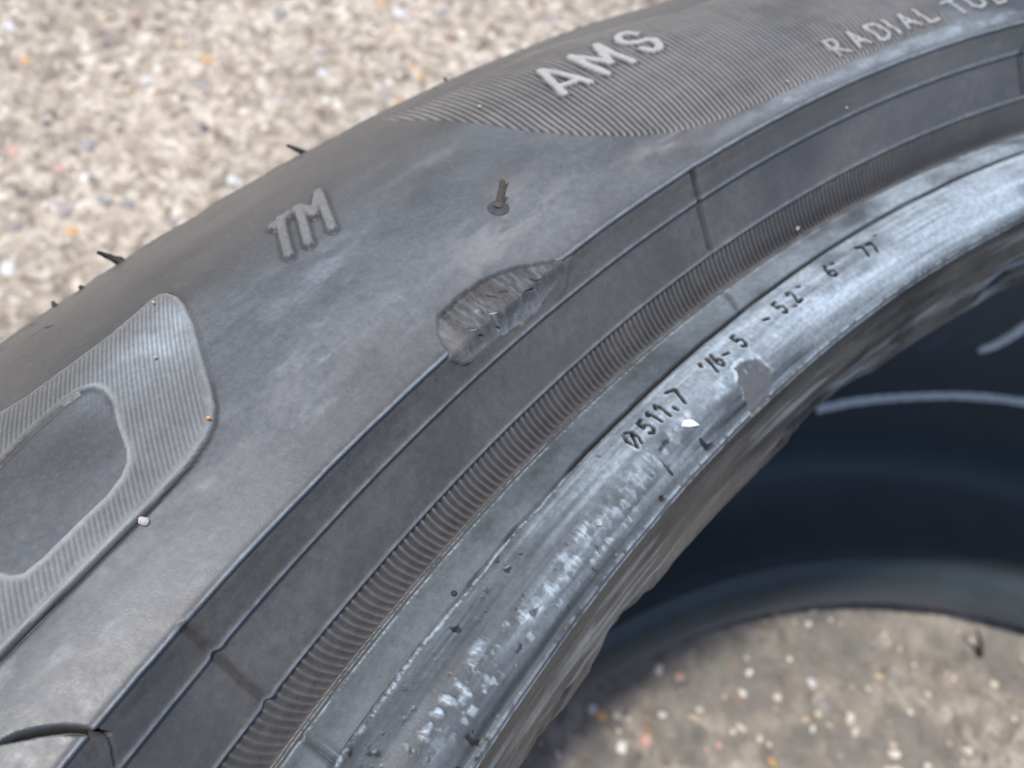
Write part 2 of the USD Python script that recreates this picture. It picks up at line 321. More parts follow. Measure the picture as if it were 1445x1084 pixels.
# bands: a lip, a sharp drop just inside it, then a slope back up to the next lip
band = VV < A_
def lip(x, depth, length, sharp=.32):
    return -depth * sstep(0.0, -sharp, x) * np.clip(1 + (x + sharp) / length, 0, 1) * (x < 0)
m1 = (VV < A_) & (VV >= B_ - .0)
DISP += np.where((va < 0) & (vb >= -.05), lip(va, .45, 4.3, .40), 0)
DISP += np.where((vb < 0) & (vc >= -.05), lip(vb, .34, 7.0, .26), 0)
DISP += .16 * np.exp(-((va - .10) / .28) ** 2) + .15 * np.exp(-((vb - .16) / .24) ** 2) + .14 * np.exp(-((vc - .2) / .26) ** 2)
PART[VV < A_ + .05] = PC['rim_protector']
edge_n = .55 + .9 * (nz(.9, .5, 4, 4) - .3)
WEAR_LIGHT[..., 2] += edge_n * (.42 * np.exp(-((va - .12) / .20) ** 2) + .30 * np.exp(-((vb - .17) / .17) ** 2) + .30 * np.exp(-((vc - .2) / .18) ** 2))  # light caught by the lips, painted as thin pale lines
WEAR_LIGHT[..., 0] += .18 * np.where((VV > C_) & (VV < A_), np.clip(nz(.03, .12, 4, 3) - .5, 0, 1) * 2, 0)

# ribbed band
RIB = math.radians(0.17380) * UREF
inb = (vc < -.05) & (vd > .05)
x = np.clip((C_ - VV) / (C_ - D_), 0, 1)
ph = (UU - 2.2 * x ** 2.1 - .2 * x + .10 * (nz(.5, .3, 2, 5) - .5)) / RIB
DEPTH = np.where(inb, lip(vc, .34, 30, .3), 0) * sstep(0.0, .5, vd)
fade = sstep(.0, .35, -vc) * sstep(.15, .9, vd) * (1 - .5 * sstep(160, 170, UU)) * (.55 + .45 * sstep(8, 30, UU)) * (.75 + .5 * (nz(.12, .2, 3, 8) - .3)) * (1 + .45 * sstep(70, 130, UU))
prof_rib = (np.cos(2 * np.pi * ph) * .5 + .5) ** 1.6
DISP += DEPTH + np.where(inb, (prof_rib * .27 - .08) * fade, 0)
PART[(VV < C_ + .02)] = PC['ribbed_band']
RIBID = np.floor(ph + .5).astype(int)
RIBID[~((prof_rib > .30) & inb & (fade > .12))] = -10 ** 6
WEAR_LIGHT[..., 1] += np.where(inb, (.26 + .25 * sstep(60, 120, UU)) * (1 - prof_rib) * sstep(.2, .5, fade), 0)  # shade between the ribs put into the colour, deeper towards the right
WEAR_LIGHT[..., 0] += np.where(inb, fade * (.34 * prof_rib ** 1.5 + .35 * prof_rib ** 3 * np.exp(-((x - .10) / .10) ** 2) * (nz(.9, .4, 2, 9) > .45)), 0)

# bead: seam at D, flange face, parting crack at E, plateau, toe
PART[VV < D_ + .05] = PC['bead']
DISP += .16 * np.exp(-((vd - .05) / .16) ** 2) - .18 * np.exp(-((vd + .30) / .14) ** 2) + .10 * np.exp(-((vd + .52) / .12) ** 2)
WEAR_LIGHT[..., 2] += (.75 * np.exp(-((vd + .5) / .13) ** 2) + .5 * np.exp(-((vd - .05) / .10) ** 2)) * sstep(.30, .75, .6 * nz(5.0, 1.5, 2, 11) + .4 * nz(.5, .2, 2, 10))
be = VV - E_ + .35 * (nz(.18, 0, 3, 12) - .5)
crk = sstep(.26, .40, nz(.085, 0, 2, 13)) * sstep(36, 58, UU) + .35 * sstep(.45, .6, nz(.2, 0, 2, 14))
crk = np.clip(crk, 0, 1)
DISP += -.75 * crk * np.exp(-(be / (.15 + .05 * crk)) ** 2) - .22 * sstep(.1, -.1, be) * sstep(-9, -1, be)
WEAR_LIGHT[..., 1] += .95 * crk * np.exp(-((be + .0) / .20) ** 2)
WEAR_LIGHT[..., 2] += .70 * np.exp(-((be + .34 + .3 * (nz(.8, 0, 3, 17) - .5)) / (.10 + .22 * nz(.6, 0, 3, 18) * sstep(60, 15, UU))) ** 2) * sstep(72, 40, UU) * sstep(.30, .62, .5 * nz(.9, .8, 3, 15) + .5 * nz(4.0, 2.0, 2, 19))
DISP += np.where(be < 0, .10 * sstep(34, 16, UU) * sstep(.42, .62, nz(.6, 1.6, 3, 16)) * np.exp(-((be + .25) / .22) ** 2), 0)
onb = (VV < E_ - .1) & (VV > F_ - 1.0)
flat = sstep(E_ - .1, E_ - .9, VV) * sstep(F_ - .6, F_ + .8, VV)
# whitish film and painted sky sheen over the plateau, strongest on the right, with scuffed flakes along a ragged line on the left
film = sstep(.25, .85, nz(.11, .22, 5, 20) + .26 * sstep(20, 110, UU)) * (.20 + .80 * sstep(15, 120, UU))
WEAR_LIGHT[..., 2] += film * flat * .72
WEAR_LIGHT[..., 2] += (.10 + .5 * sstep(60, 150, UU)) * sstep(.25, .70, nz(.10, .2, 4, 21)) * sstep(E_, E_ + .4, VV) * sstep(D_, D_ - .6, VV)
ctr = .9 * (nz(.16, 0, 3, 37) - .5) + np.interp(UU, [0, 18, 26, 34, 42, 50, 58, 66, 80, 92], [20.2, 20.6, 20.6, 20.0, 19.9, 19.8, 19.6, 19.8, 20.6, 20.9])
wid = np.interp(UU, [0, 14, 20, 27, 34, 40, 48, 56, 66, 74, 84, 96, 110], [.8, 1.5, 2.0, 2.2, 1.7, 1.6, 1.9, 2.0, 1.8, 1.2, 2.2, 1.6, .1])
scuff = sstep(1.0, .35, np.abs(VV - ctr) / (wid + .01)) * sstep(.46, .64, .50 * nz(1.2, 1.0, 3, 22) + .50 * nz(.30, .5, 2, 23))
streak = nz(2.6, .9, 2, 24)
scuff *= .35 + .65 * sstep(.35, .6, streak)
dash = sstep(.55, .72, nz(1.9, .7, 2, 38)) * sstep(.55, .2, np.abs(VV - ctr + 1.9)) * sstep(18, 24, UU) * sstep(62, 50, UU)
WEAR_LIGHT[..., 2] += flat * np.maximum(scuff * (.40 + .38 * sstep(60, 30, UU)), .6 * dash)
DISP += flat * scuff * (.10 + .12 * (streak - .4))
pits = sstep(.80, .93, .75 * nz(.9, 1.0, 1, 31) + .25 * nz(2.5, 2.5, 2, 32) + .12 * (nz(.05, .1, 2, 36) - .5)) * flat * sstep(100, 80, UU)
DISP -= .12 * pits
WEAR_LIGHT[..., 1] += .5 * pits * sstep(.45, .6, nz(.3, .3, 2, 33))
DISP += flat * .07 * (nz(.25, .4, 3, 25) - .5)
tb = np.clip((E_ - VV) / (E_ - F_), 0, 1)
DISP += .95 * np.sin(np.pi * tb ** .75) ** 1.3 * (VV < E_) * (VV > F_)
WEAR_LIGHT[..., 2] += flat * .30 * sstep(.45, .75, nz(.045, 1.3, 3, 39)) * sstep(0, 60, UU)
WEAR_LIGHT[..., 1] += .30 * flat * sstep(.50, .78, nz(.06, 1.6, 4, 55)) + .40 * sstep(F_ + 3.4, F_ + 1.6, VV) * sstep(F_ + .4, F_ + 1.0, VV) * (.5 + nz(.08, .3, 3, 56)) * sstep(150, 90, UU)  # the last term paints shade where the bead rolls over
# the double ridge above the toe and the ragged worn toe itself
bf = VV - F_ + .35 * (nz(.11, 0, 3, 26) - .5)
DISP += .26 * np.exp(-((bf - .1) / .30) ** 2) + .14 * np.exp(-((bf + .75) / .22) ** 2) - .12 * np.exp(-((bf - .75) / .3) ** 2)
fl_ridge = (.55 * np.exp(-((bf - .1) / .20) ** 2) + .35 * np.exp(-((bf + .75) / .16) ** 2)) * sstep(.25, .65, nz(1.3, 1.0, 4, 27))
toe = sstep(F_ - 1.2, F_ - 5, VV)
DISP += toe * (.35 * (nz(.05, .08, 3, 28) - .5) + .08 * (nz(.25, .22, 3, 29) - .5))
ragged = sstep(9.5, 0.5, VV)
DISP += -ragged * 1.5 * np.clip(.75 * nz(.08, .05, 3, 30) + .25 * nz(.35, .2, 2, 80) - .44, 0, 1) * 2.0
torn = sstep(.58, .72, nz(.10, .16, 4, 34)) * sstep(9, 4, VV)
DISP -= .35 * torn
WEAR_LIGHT[..., 1] += .7 * torn * sstep(50, 90, UU)
WEAR_LIGHT[..., 0] += toe * (.15 + .30 * sstep(.3, .7, nz(.12, .2, 4, 35)))
WEAR_LIGHT[..., 2] *= (1 - sstep(F_ + 1.6, F_ - .4, VV))
WEAR_LIGHT[..., 2] += fl_ridge + toe * .22 * sstep(.55, .75, nz(.05, .8, 3, 75))  # glossy streaks along the toe are painted highlights
WEAR_LIGHT[..., 1] += .55 * sstep(F_ + 3.0, F_ - .5, VV) * sstep(.40, .70, nz(.05, .45, 4, 76)) + .35 * toe * sstep(.45, .75, nz(.16, .3, 4, 77))  # painted shade goes on over the roll and down the toe
dk = sstep(.70, .78, .6 * nz(.9, 1.1, 2, 78) + .4 * nz(.2, .3, 2, 79)) * flat * sstep(78, 66, UU)
WEAR_LIGHT[..., 1] += .8 * dk
DISP -= .10 * dk
for (cu, cv, su, sv, dep) in ((151.0, 3.2, 3.4, 1.8, 1.8), (97.0, 3.0, 6.0, 1.5, 1.6)):
    g = np.exp(-(((UU - cu) - .5 * (VV - cv)) / su) ** 2 - ((VV - cv) / sv) ** 2)
    DISP -= dep * g
    WEAR_LIGHT[..., 1] += .7 * sstep(.25, .7, g)

# radial mould joints across the bands
for name, w, dep, lo, hi in (('mark1', .34, .42, C_ + .1, A_ + .3), ('mark2', .42, .40, C_ - .3, A_ + .2), ('mark3', .55, .55, C_ + .1, A_ + .2),
                             ('bmark1', .32, .42, E_ - .1, D_ - .3), ('bmark2', .34, .42, E_ - .1, D_ - .3)):
    l = LINES[name]
    sl = window(min(p[0] for p in l) - 4, max(p[0] for p in l) + 4, lo - 1, hi + 1)
    d = dist_to([l], sl)
    side = np.interp(VV[sl], *zip(*sorted((p[1], p[0]) for p in l))) - UU[sl]
    g = np.exp(-(d / w) ** 2) * sstep(lo - .3, lo + .2, VV[sl]) * sstep(hi + .3, hi - .3, VV[sl])
    DISP[sl] += -dep * g + .14 * np.exp(-((side + 1.9 * w) / (1.2 * w)) ** 2) * (VV[sl] > lo) * (VV[sl] < hi)
    WEAR_LIGHT[sl + (1,)] += .45 * g

# ---- the outer sidewall
side = sstep(A_, A_ + 1.0, VV)
DISP += side * (.10 * (nz(.05, .05, 4, 40) - .5))
WEAR_LIGHT[..., 2] += side * .17 * sstep(.36, .72, nz(.035, .07, 4, 41)) * sstep(88, 66, VV)  # bluish sky sheen painted over the lower sidewall
WEAR_LIGHT[..., 2] += side * .20 * sstep(.58, .85, nz(.30, .80, 5, 42)) * sstep(.45, .7, nz(.03, .05, 2, 43)) * sstep(82, 74, VV)
WEAR_LIGHT[..., 0] += side * .10 * sstep(70, 92, VV) + side * .14 * sstep(A_ + 6, A_ + 2, VV) * (nz(.08, .1, 3, 44))
WEAR_LIGHT[..., 0] += side * .16 * sstep(.52, .80, nz(.06, .55, 4, 57)) * sstep(.4, .6, nz(.03, .05, 2, 58))
WEAR_LIGHT[..., 1] += side * .25 * sstep(.50, .80, nz(.04, .12, 4, 59))
for cu, cv, su, sv, am, ch in ((67, 56, 9, 4.5, .30, 0), (88, 53.2, 7, 1.3, .26, 0), (93, 52.6, 5, 1.0, .45, 0), (60, 54, 8, 2.5, .25, 0), (66, 70, 6, 1.2, .22, 0), (34, 56, 14, 3, .18, 0), (45, 66, 9, 4, .14, 2), (10, 56, 12, 4, .20, 0), (110, 50, 14, 1.0, .22, 2), (150, 50, 22, 1.2, .42, 2)):
    g = np.exp(-((UU - cu) / su) ** 2 - ((VV - cv) / sv) ** 2)
    WEAR_LIGHT[..., ch] += side * am * g * (.35 + 1.1 * sstep(.35, .70, nz(.28, .9, 4, 74)))
# shoulder: a worn lip with a dark crack along it
esh = VV - 99.4 + .9 * (nz(.06, 0, 3, 45) - .5)
DISP += .35 * sstep(.5, -.6, np.abs(esh) - .5) * sstep(70, 78, UU) * sstep(140, 120, UU)
ck = sstep(.46, .56, nz(.10, 0, 3, 46)) * sstep(62, 76, UU) * sstep(112, 100, UU)
DISP -= .8 * ck * np.exp(-((esh - 1.0) / .28) ** 2)
WEAR_LIGHT[..., 1] += .9 * ck * np.exp(-((esh - 1.0) / .38) ** 2)
WEAR_LIGHT[..., 0] += .22 * sstep(1.2, .3, np.abs(esh)) * sstep(70, 78, UU)
DISP += .6 * sstep(99, 104, VV) * (nz(.35, .3, 4, 47) - .5)
sp = sstep(.70, .76, nz(.9, .5, 1, 48)) * sstep(97, 99.5, VV)
WEAR_LIGHT[..., 1] += .6 * sp

# hatched panel
sl, d = sdf(POLY['hatch'], 2.5)
ins = sstep(.25, -.25, d)
ph2 = (UU[sl] - .25 * (VV[sl] - 60) + .12 * (nz(.15, .15, 2, 50, sl=sl) - .5)) / .90
ridge = sstep(.12, .80, np.cos(2 * np.pi * ph2) * .5 + .5)
DISP[sl] += ins * (ridge * .34 - .20) * (.75 + .5 * (nz(.1, .1, 2, 51, sl=sl) - .5)) * sstep(97, 84, VV[sl])
PART[sl][d < 0] = PC['hatched_panel']
WEAR_LIGHT[sl + (0,)] += ins * (.78 * ridge * (.6 + .8 * nz(1.2, .25, 3, 53, sl=sl)))
WEAR_LIGHT[sl + (1,)] += ins * .34 * (1 - ridge)  # shade between the ridges painted in to bring out the relief
WEAR_LIGHT[sl + (2,)] *= (1 - .75 * ins)
tick = np.exp(-(((d + .6) / .6) ** 2)) * ridge * (VV[sl] < 66)
DISP[sl] += .12 * tick
# raised block with a hatched frame round a smooth recess
sl, d = sdf(POLY['logo'], 3, smooth=.3)
raise_ = sstep(.30, -.22, d)
DISP[sl] += .46 * raise_ - .20 * np.exp(-((d - .30) / .18) ** 2)
PART[sl][d < .05] = PC['raised_block']
ph3 = (UU[sl] - .66 * (VV[sl] - 60)) / .52
hat = (np.cos(2 * np.pi * ph3) * .5 + .5)
WEAR_LIGHT[sl + (1,)] += .28 * (1 - hat) * sstep(-.5, -1.0, d) * (1 - sstep(-.2, .3, np.zeros_like(d) + d))
frame_in = sstep(-.5, -1.0, d)
DISP[sl] += .13 * frame_in * (hat - .5) * 1.0
WEAR_LIGHT[sl + (0,)] += raise_ * (.02 + .26 * hat * frame_in) + .25 * np.exp(-((d + .15) / .22) ** 2) * raise_
WEAR_LIGHT[sl + (1,)] += .75 * np.exp(-((d - .26) / .17) ** 2) * sstep(26, 16, UU[sl]) + .55 * np.exp(-((d - .26) / .16) ** 2) * sstep(64, 60, VV[sl])  # shade painted along the block's lower outer edge
WEAR_LIGHT[sl + (2,)] += .55 * raise_ * np.exp(-((UU[sl] - 31.5) / 6.0) ** 2 - ((VV[sl] - 71.5) / 4.2) ** 2) * (.5 + .8 * hat * frame_in) * nz(.5, .5, 3, 54, sl=sl) * 1.6
sl2, d2 = sdf(POLY['recess'], 3, smooth=.3)
fl = sstep(.28, -.28, d2)
rim = sstep(.95, .35, d2) * (PART[sl2] == PC['raised_block'])
DISP[sl2] = DISP[sl2] * (1 - rim) + .46 * rim
WEAR_LIGHT[sl2 + (0,)] = WEAR_LIGHT[sl2 + (0,)] * (1 - rim) + .12 * rim
WEAR_LIGHT[sl2 + (1,)] *= 1 - rim
# inside the recess the hatch goes and the floor drops back to the sidewall
rec_target = 0.05 * (nz(.2, .2, 3, 52, sl=sl2) - .5)
DISP[sl2] = DISP[sl2] * (1 - fl) + fl * (rec_target + .04)
WEAR_LIGHT[sl2 + (0,)] *= (1 - fl)
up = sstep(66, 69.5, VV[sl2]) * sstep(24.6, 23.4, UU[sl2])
DISP[sl2] += .10 * np.exp(-((d2 - .25) / .25) ** 2) * (1 - up)
WEAR_LIGHT[sl2 + (0,)] *= 1 - .8 * np.exp(-((d2 - .1) / .35) ** 2) * up
WEAR_LIGHT[sl2 + (0,)] += .28 * np.exp(-((d2 - .28) / .22) ** 2) * (1 - up)  # light on the lower and right edges, painted as a pale rim
WEAR_LIGHT[sl2 + (1,)] += .6 * np.exp(-((d2 + .05) / .28) ** 2) * up  # shade painted along the recess's upper edge
PART[sl2][d2 < 0] = PC['recess']

# lettering: raised on the sidewall, sunk into the bead
def stroke(lines, hw, height, edge, name, keep):
    us = [p[0] for l in lines for p in l]; vs = [p[1] for l in lines for p in l]
    sl = window(min(us) - 2, max(us) + 2, min(vs) - 2, max(vs) + 2)
    d = dist_to(lines, sl)
    g = sstep(hw + edge * .5, hw - edge * .5, d)
    return sl, d, g
LET = np.full(UU.shape, -1, np.int32)
for i, (nm, hw, lines) in enumerate(LETTERS):
    big = hw > .4
    sl, d, g = stroke(lines, hw * (1.0 if big else .95), 0, .26 if big else .20, nm, None)
    tm = i < 2
    h = .55 if tm else (.42 if big else .30)
    base = DISP[sl]
    top = (h + (.10 * (nz(1.4, .5, 3, 60 + i, sl=sl) - .5) if tm else 0))
    DISP[sl] = base * (1 - g) + g * (top + .0 * base)
    DISP[sl] -= .10 * np.exp(-((d - hw - .28) / .2) ** 2)
    WEAR_LIGHT[sl + (0,)] = WEAR_LIGHT[sl + (0,)] * (1 - g) + g * (.12 if tm else .78) * (.75 + .5 * nz(.8, .8, 3, 80 + i, sl=sl))
    WEAR_LIGHT[sl + (1,)] = WEAR_LIGHT[sl + (1,)] * (1 - g) + (.42 if big else .30) * np.exp(-((d - hw - .24) / .22) ** 2)
    WEAR_LIGHT[sl + (2,)] *= (1 - g)
    LET[sl][d < hw + .06] = i
for i, (nm, hw, lines) in enumerate(CHARS):
    sl, d, g = stroke(lines, hw * 1.28, 0, .16, nm, None)
    d = d + .10 * (nz(1.6, 1.6, 3, 120 + i, sl=sl) - .5)
    g = sstep(hw * 1.28 + .08, hw * 1.28 - .08, d) * sstep(.10, .34, nz(.8, .8, 3, 150 + i, sl=sl))
    DISP[sl] -= .55 * g
    WEAR_LIGHT[sl + (1,)] += .9 * g
    DISP[sl] += .06 * np.exp(-((d - hw - .22) / .18) ** 2)
    WEAR_LIGHT[sl + (2,)] = WEAR_LIGHT[sl + (2,)] * (1 - g) + .25 * np.exp(-((d - hw - .2) / .14) ** 2) * (VV[sl] < np.mean([p[1] for l in lines for p in l]))  # pale lower rim of each character is a painted highlight
    LET[sl][d < hw + .04] = 100 + i

# the gouge: a slice scooped out of the sidewall's edge, its lower lip pushed over the band
sl, d = sdf(POLY['gouge'], 3)
dj = d + .35 * (nz(1.1, 1.1, 3, 61, sl=sl) - .5)
ing = sstep(.12, -.24, dj)
vtop, vlow = 52.2, 44.4
q = np.clip((VV[sl] - vlow) / (vtop - vlow), 0, 1)
uq = np.clip((UU[sl] - 48) / 18, 0, 1)
floor_abs = -.18 - .62 * sstep(.10, .95, q) * (1 - .65 * uq) - .25 * sstep(.25, 0, q)
floor_abs += .20 * (nz(1.6, .40, 4, 62, sl=sl) - .5) + .20 * (nz(.35, .9, 4, 63, sl=sl) - .5)
left = np.exp(-((UU[sl] - 49.2) / 1.5) ** 2) * sstep(52, 50.5, VV[sl])
floor_abs += .30 * left
DISP[sl] = DISP[sl] * (1 - ing) + ing * floor_abs
low = sstep(47.0, 45.2, VV[sl])
flap = np.exp(-(((UU[sl] - 66.2) - .9 * (VV[sl] - 46.2)) / .75) ** 2) * sstep(48.6, 47.2, VV[sl]) * sstep(43.6, 44.8, VV[sl])
DISP[sl] += .30 * flap
WEAR_LIGHT[sl + (1,)] += .35 * np.exp(-(((UU[sl] - 67.3) - .9 * (VV[sl] - 46.2)) / .3) ** 2) * sstep(48.2, 47.2, VV[sl]) * sstep(43.6, 44.8, VV[sl])  # crevice shadow painted beside the flap
PART[sl][dj < -.02] = PC['gouge']
WEAR_LIGHT[sl + (2,)] *= (1 - ing)
WEAR_LIGHT[sl + (0,)] = WEAR_LIGHT[sl + (0,)] * (1 - ing) + ing * (.30 * sstep(.4, .7, nz(1.8, .5, 4, 64, sl=sl)) * .6 + .75 * left * (nz(.7, .7, 2, 65, sl=sl)))
WEAR_LIGHT[sl + (2,)] += ing * (.22 * low + .14 * sstep(.5, .75, nz(2.2, .6, 3, 69, sl=sl)))  # lower slope painted paler, as the side that faces the light
WEAR_LIGHT[sl + (1,)] += .20 * ing * sstep(.6, 1.0, q) * (1 - left) + .55 * np.exp(-((dj) / .2) ** 2) * sstep(45.8, 44.9, VV[sl]) * (nz(1.2, 1.2, 2, 66, sl=sl) > .45)  # shade painted into the upper scoop, then a broken dark lower rim
for (a, b, c, e) in ((56.3, 50.2, 56.9, 49.3), (61.6, 48.6, 62.3, 47.5), (57.6, 49.6, 58.4, 49.1), (59.9, 47.6, 61.0, 47.1), (52.0, 47.0, 52.5, 46.6), (54.6, 46.4, 55.0, 46.0)):
    dl = dist_to([[(a, b), (c, e)]], sl)
    DISP[sl] -= .30 * np.exp(-(dl / .09) ** 2)
    WEAR_LIGHT[sl + (1,)] += .6 * np.exp(-(dl / .09) ** 2)
for (a, b, c, e, k) in ((53.9, 49.6, 54.3, 49.1, .26), (54.6, 48.5, 55.3, 48.0, .10), (51.5, 48.5, 52.1, 48.0, .10)):
    dl = dist_to([[(a, b), (c, e)]], sl)
    DISP[sl] += .22 * np.exp(-(dl / .2) ** 2)
    WEAR_LIGHT[sl + (2,)] += .55 * np.exp(-(dl / k) ** 2) * sstep(.3, .6, nz(2.5, 2.5, 2, 71, sl=sl))

# chip broken out of the bead's edge
sl, d = sdf(POLY['chip'], 3)
dj = d + .75 * (nz(1.1, 1.1, 4, 67, sl=sl) - .5)
ing = sstep(.10, -.12, dj)
DISP[sl] = DISP[sl] - ing * (.42 + .05 * (UU[sl] - 81) * 0 + .22 * sstep(17, 20.5, VV[sl]) + .12 * (nz(.8, .8, 3, 68, sl=sl) - .5))
WEAR_LIGHT[sl] *= (1 - ing)[..., None]
WEAR_LIGHT[sl + (2,)] += .9 * np.exp(-((dj - .25) / (.10 + .5 * nz(.9, .9, 3, 73, sl=sl) ** 2)) ** 2) * sstep(.35, .6, nz(1.6, 1.6, 3, 72, sl=sl)) * (VV[sl] > 17.5)
PART[sl][dj < 0] = PC['chip']

# a crescent cut at the lower left, and a short slit near the shoulder
for name, wmax, dep in (('crack', .55, 2.2), ('crack2', .22, .25), ('slit', .30, .8)):
    l = LINES[name]
    us = [p[0] for p in l]; vs = [p[1] for p in l]
    sl = window(min(us) - 4, max(us) + 4, min(vs) - 4, max(vs) + 4)
    d = dist_to([l], sl)
    t = np.clip((UU[sl] - min(us)) / (max(us) - min(us)), 0, 1)
    w = wmax * np.clip(4 * t * (1.12 - t), .05, 1) if name != 'crack2' else wmax
    g = sstep(1.15, .35, d / (w * .62))
    DISP[sl] -= dep * g
    WEAR_LIGHT[sl + (1,)] += (.95 if name != 'crack2' else .35) * g

WEAR_LIGHT = np.clip(WEAR_LIGHT, 0, 1)
# points and normals of the whole sheet
r_, z_, nr_, nz_ = prof(VV)
TH = UU / UREF
RR = (r_ + nr_ * DISP)
PTS = np.stack([RR * np.sin(TH), RR * np.cos(TH), z_ + nz_ * DISP], -1) / 1000 + np.array([0, 0, LIFT])
dU = np.gradient(PTS, axis=1); dV = np.gradient(PTS, axis=0)
NRM = np.cross(dU, dV)
NRM *= np.sign(np.sum(NRM * np.stack([nr_ * np.sin(TH), nr_ * np.cos(TH), nz_], -1), -1, keepdims=True))
NRM /= np.linalg.norm(NRM, axis=-1, keepdims=True)
nv, nu = UU.shape
idx = np.arange(nv * nu).reshape(nv, nu)
quads = np.stack([idx[:-1, :-1], idx[1:, :-1], idx[1:, 1:], idx[:-1, 1:]], -1)     # wound so that they face outwards
qn = np.cross(PTS[1, 0] - PTS[0, 0], PTS[1, 1] - PTS[0, 0])
if np.dot(qn, NRM[0, 0]) < 0:
    quads = quads[..., ::-1]
fp, fl_, fr_ = PART[:-1, :-1], LET[:-1, :-1], RIBID[:-1, :-1]
flatP, flatN, flatW = PTS.reshape(-1, 3), NRM.reshape(-1, 3), WEAR_LIGHT.reshape(-1, 3)

tyre = thing('car_tyre', label='worn black car tyre lying on its side on the concrete', category='tyre')


def emit(name, parent, mask, mat, extra=None, **kw):
    q = quads[mask]
    if len(q) == 0:
        return None
    ids, inv = np.unique(q.ravel(), return_inverse=True)
    v, n, w, f = flatP[ids], flatN[ids], flatW[ids], inv.reshape(-1, 4)
    if extra is not None:
        ev, ef, en = extra
        f = np.vstack([f, ef + len(v)]); v = np.vstack([v, ev]); n = np.vstack([n, en]); w = np.vstack([w, np.zeros((len(ev), 3))])
    return put(name, parent, v, f, mat, n=n, wear_light=w, **kw)


def rest_of_ring(v0, v1):
    """The same stretch of the profile carried round the rest of the tyre, plainer, outside the photograph."""
    vs = np.unique(np.concatenate([np.linspace(v0, v1, max(3, int((v1 - v0) / 2.0))), [v0, v1]]))
    th = np.linspace(U[-1] / UREF, U[0] / UREF + 2 * math.pi, 110)
    r, z, nr, nzz = prof(vs)
    off = np.zeros_like(vs)
    T, _ = np.meshgrid(th, vs)
    R_, Z_ = np.repeat(r[:, None], len(th), 1), np.repeat(z[:, None], len(th), 1)
    p = np.stack([R_ * np.sin(T), R_ * np.cos(T), Z_], -1) / 1000 + np.array([0, 0, LIFT])
    n = np.stack([nr[:, None] * np.sin(T), nr[:, None] * np.cos(T), np.repeat(nzz[:, None], len(th), 1)], -1)
    ii = np.arange(p.shape[0] * p.shape[1]).reshape(p.shape[:2])
    q = np.stack([ii[:-1, :-1], ii[1:, :-1], ii[1:, 1:], ii[:-1, 1:]], -1).reshape(-1, 4)
    if np.dot(np.cross(p[1, 0] - p[0, 0], p[1, 1] - p[0, 0]), n[0, 0]) < 0:
        q = q[:, ::-1]
    return p.reshape(-1, 3), q, n.reshape(-1, 3)


free = (fl_ < 0)
emit('sidewall', tyre, (fp == PC['sidewall']) & free, 'sidewall_rubber', extra=rest_of_ring(K['A'], K['end']))
emit('hatched_panel', tyre, (fp == PC['hatched_panel']) & free, 'sidewall_rubber', label='finely ridged panel behind the raised lettering')
blk = emit('raised_block', tyre, (fp == PC['raised_block']) & free, 'raised_rubber', label='raised rounded block with fine vertical hatching')
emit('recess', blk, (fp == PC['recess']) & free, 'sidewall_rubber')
emit('rim_protector', tyre, (fp == PC['rim_protector']) & free, 'band_rubber', extra=rest_of_ring(K['C'], K['A']))
rb = emit('ribbed_band', tyre, (fp == PC['ribbed_band']) & free & (fr_ < -10 ** 5), 'band_rubber', extra=rest_of_ring(K['D'], K['C']))
for k in np.unique(fr_[fr_ > -10 ** 5]):
    emit('rib', rb, (fp == PC['ribbed_band']) & free & (fr_ == k), 'band_rubber')
fv_ = VV[:-1, :-1]
toe_face = (fp == PC['bead']) & free & (fv_ < F_ - 1.1 + .5 * (nz(.2, .2, 2, 70)[:-1, :-1] - .5))
bead = emit('bead', tyre, (fp == PC['bead']) & free & ~toe_face, 'bead_rubber', extra=rest_of_ring(0, K['D']))
emit('toe', bead, toe_face, 'toe_rubber', label='brown worn toe along the inner edge of the bead')
emit('chip', bead, (fp == PC['chip']) & free, 'chip_rubber', label='dark triangular chip broken out of the bead')
emit('gouge', tyre, (fp == PC['gouge']) & free, 'torn_rubber', label='scooped gouge torn into the edge of the sidewall')
for i in range(len(LETTERS)):
    emit('letter', tyre, fl_ == i, 'raised_rubber')
for i in range(len(CHARS)):
    emit('character', bead, fl_ == 100 + i, 'char_rubber')

# ------------------------------------------------------------------ the rest of the tyre's section, plain rings
def ring(name, pts, mat, steps=360, parent=None, relief=None, **kw):
    pts = np.array(pts, float)
    s = np.concatenate([[0], np.cumsum(np.hypot(*np.diff(pts, axis=0).T))])
    ss = np.linspace(0, s[-1], max(8, int(s[-1] / 2.5)))
    r, z = PchipInterpolator(s, pts[:, 0])(ss), PchipInterpolator(s, pts[:, 1])(ss)
    th = np.linspace(0, 2 * math.pi, steps, endpoint=False)
    T, R_ = np.meshgrid(th, r); Z_ = np.repeat(z[:, None], steps, 1)
    if relief is not None:
        dr, dz = np.gradient(r), np.gradient(z); ln = np.hypot(dr, dz)
        d = relief(T, np.repeat(ss[:, None], steps, 1))
        R_ = R_ + d * (-dz / ln)[:, None]; Z_ = Z_ + d * (dr / ln)[:, None]
    p = np.stack([R_ * np.sin(T), R_ * np.cos(T), Z_], -1) / 1000 + np.array([0, 0, LIFT])
    ii = np.arange(p.shape[0] * p.shape[1]).reshape(p.shape[:2]); nx = np.roll(ii, -1, 1)
    q = np.stack([ii[:-1], nx[:-1], nx[1:], ii[1:]], -1).reshape(-1, 4)
    return put(name, parent or tyre, p.reshape(-1, 3), q, mat, smooth=50, **kw)


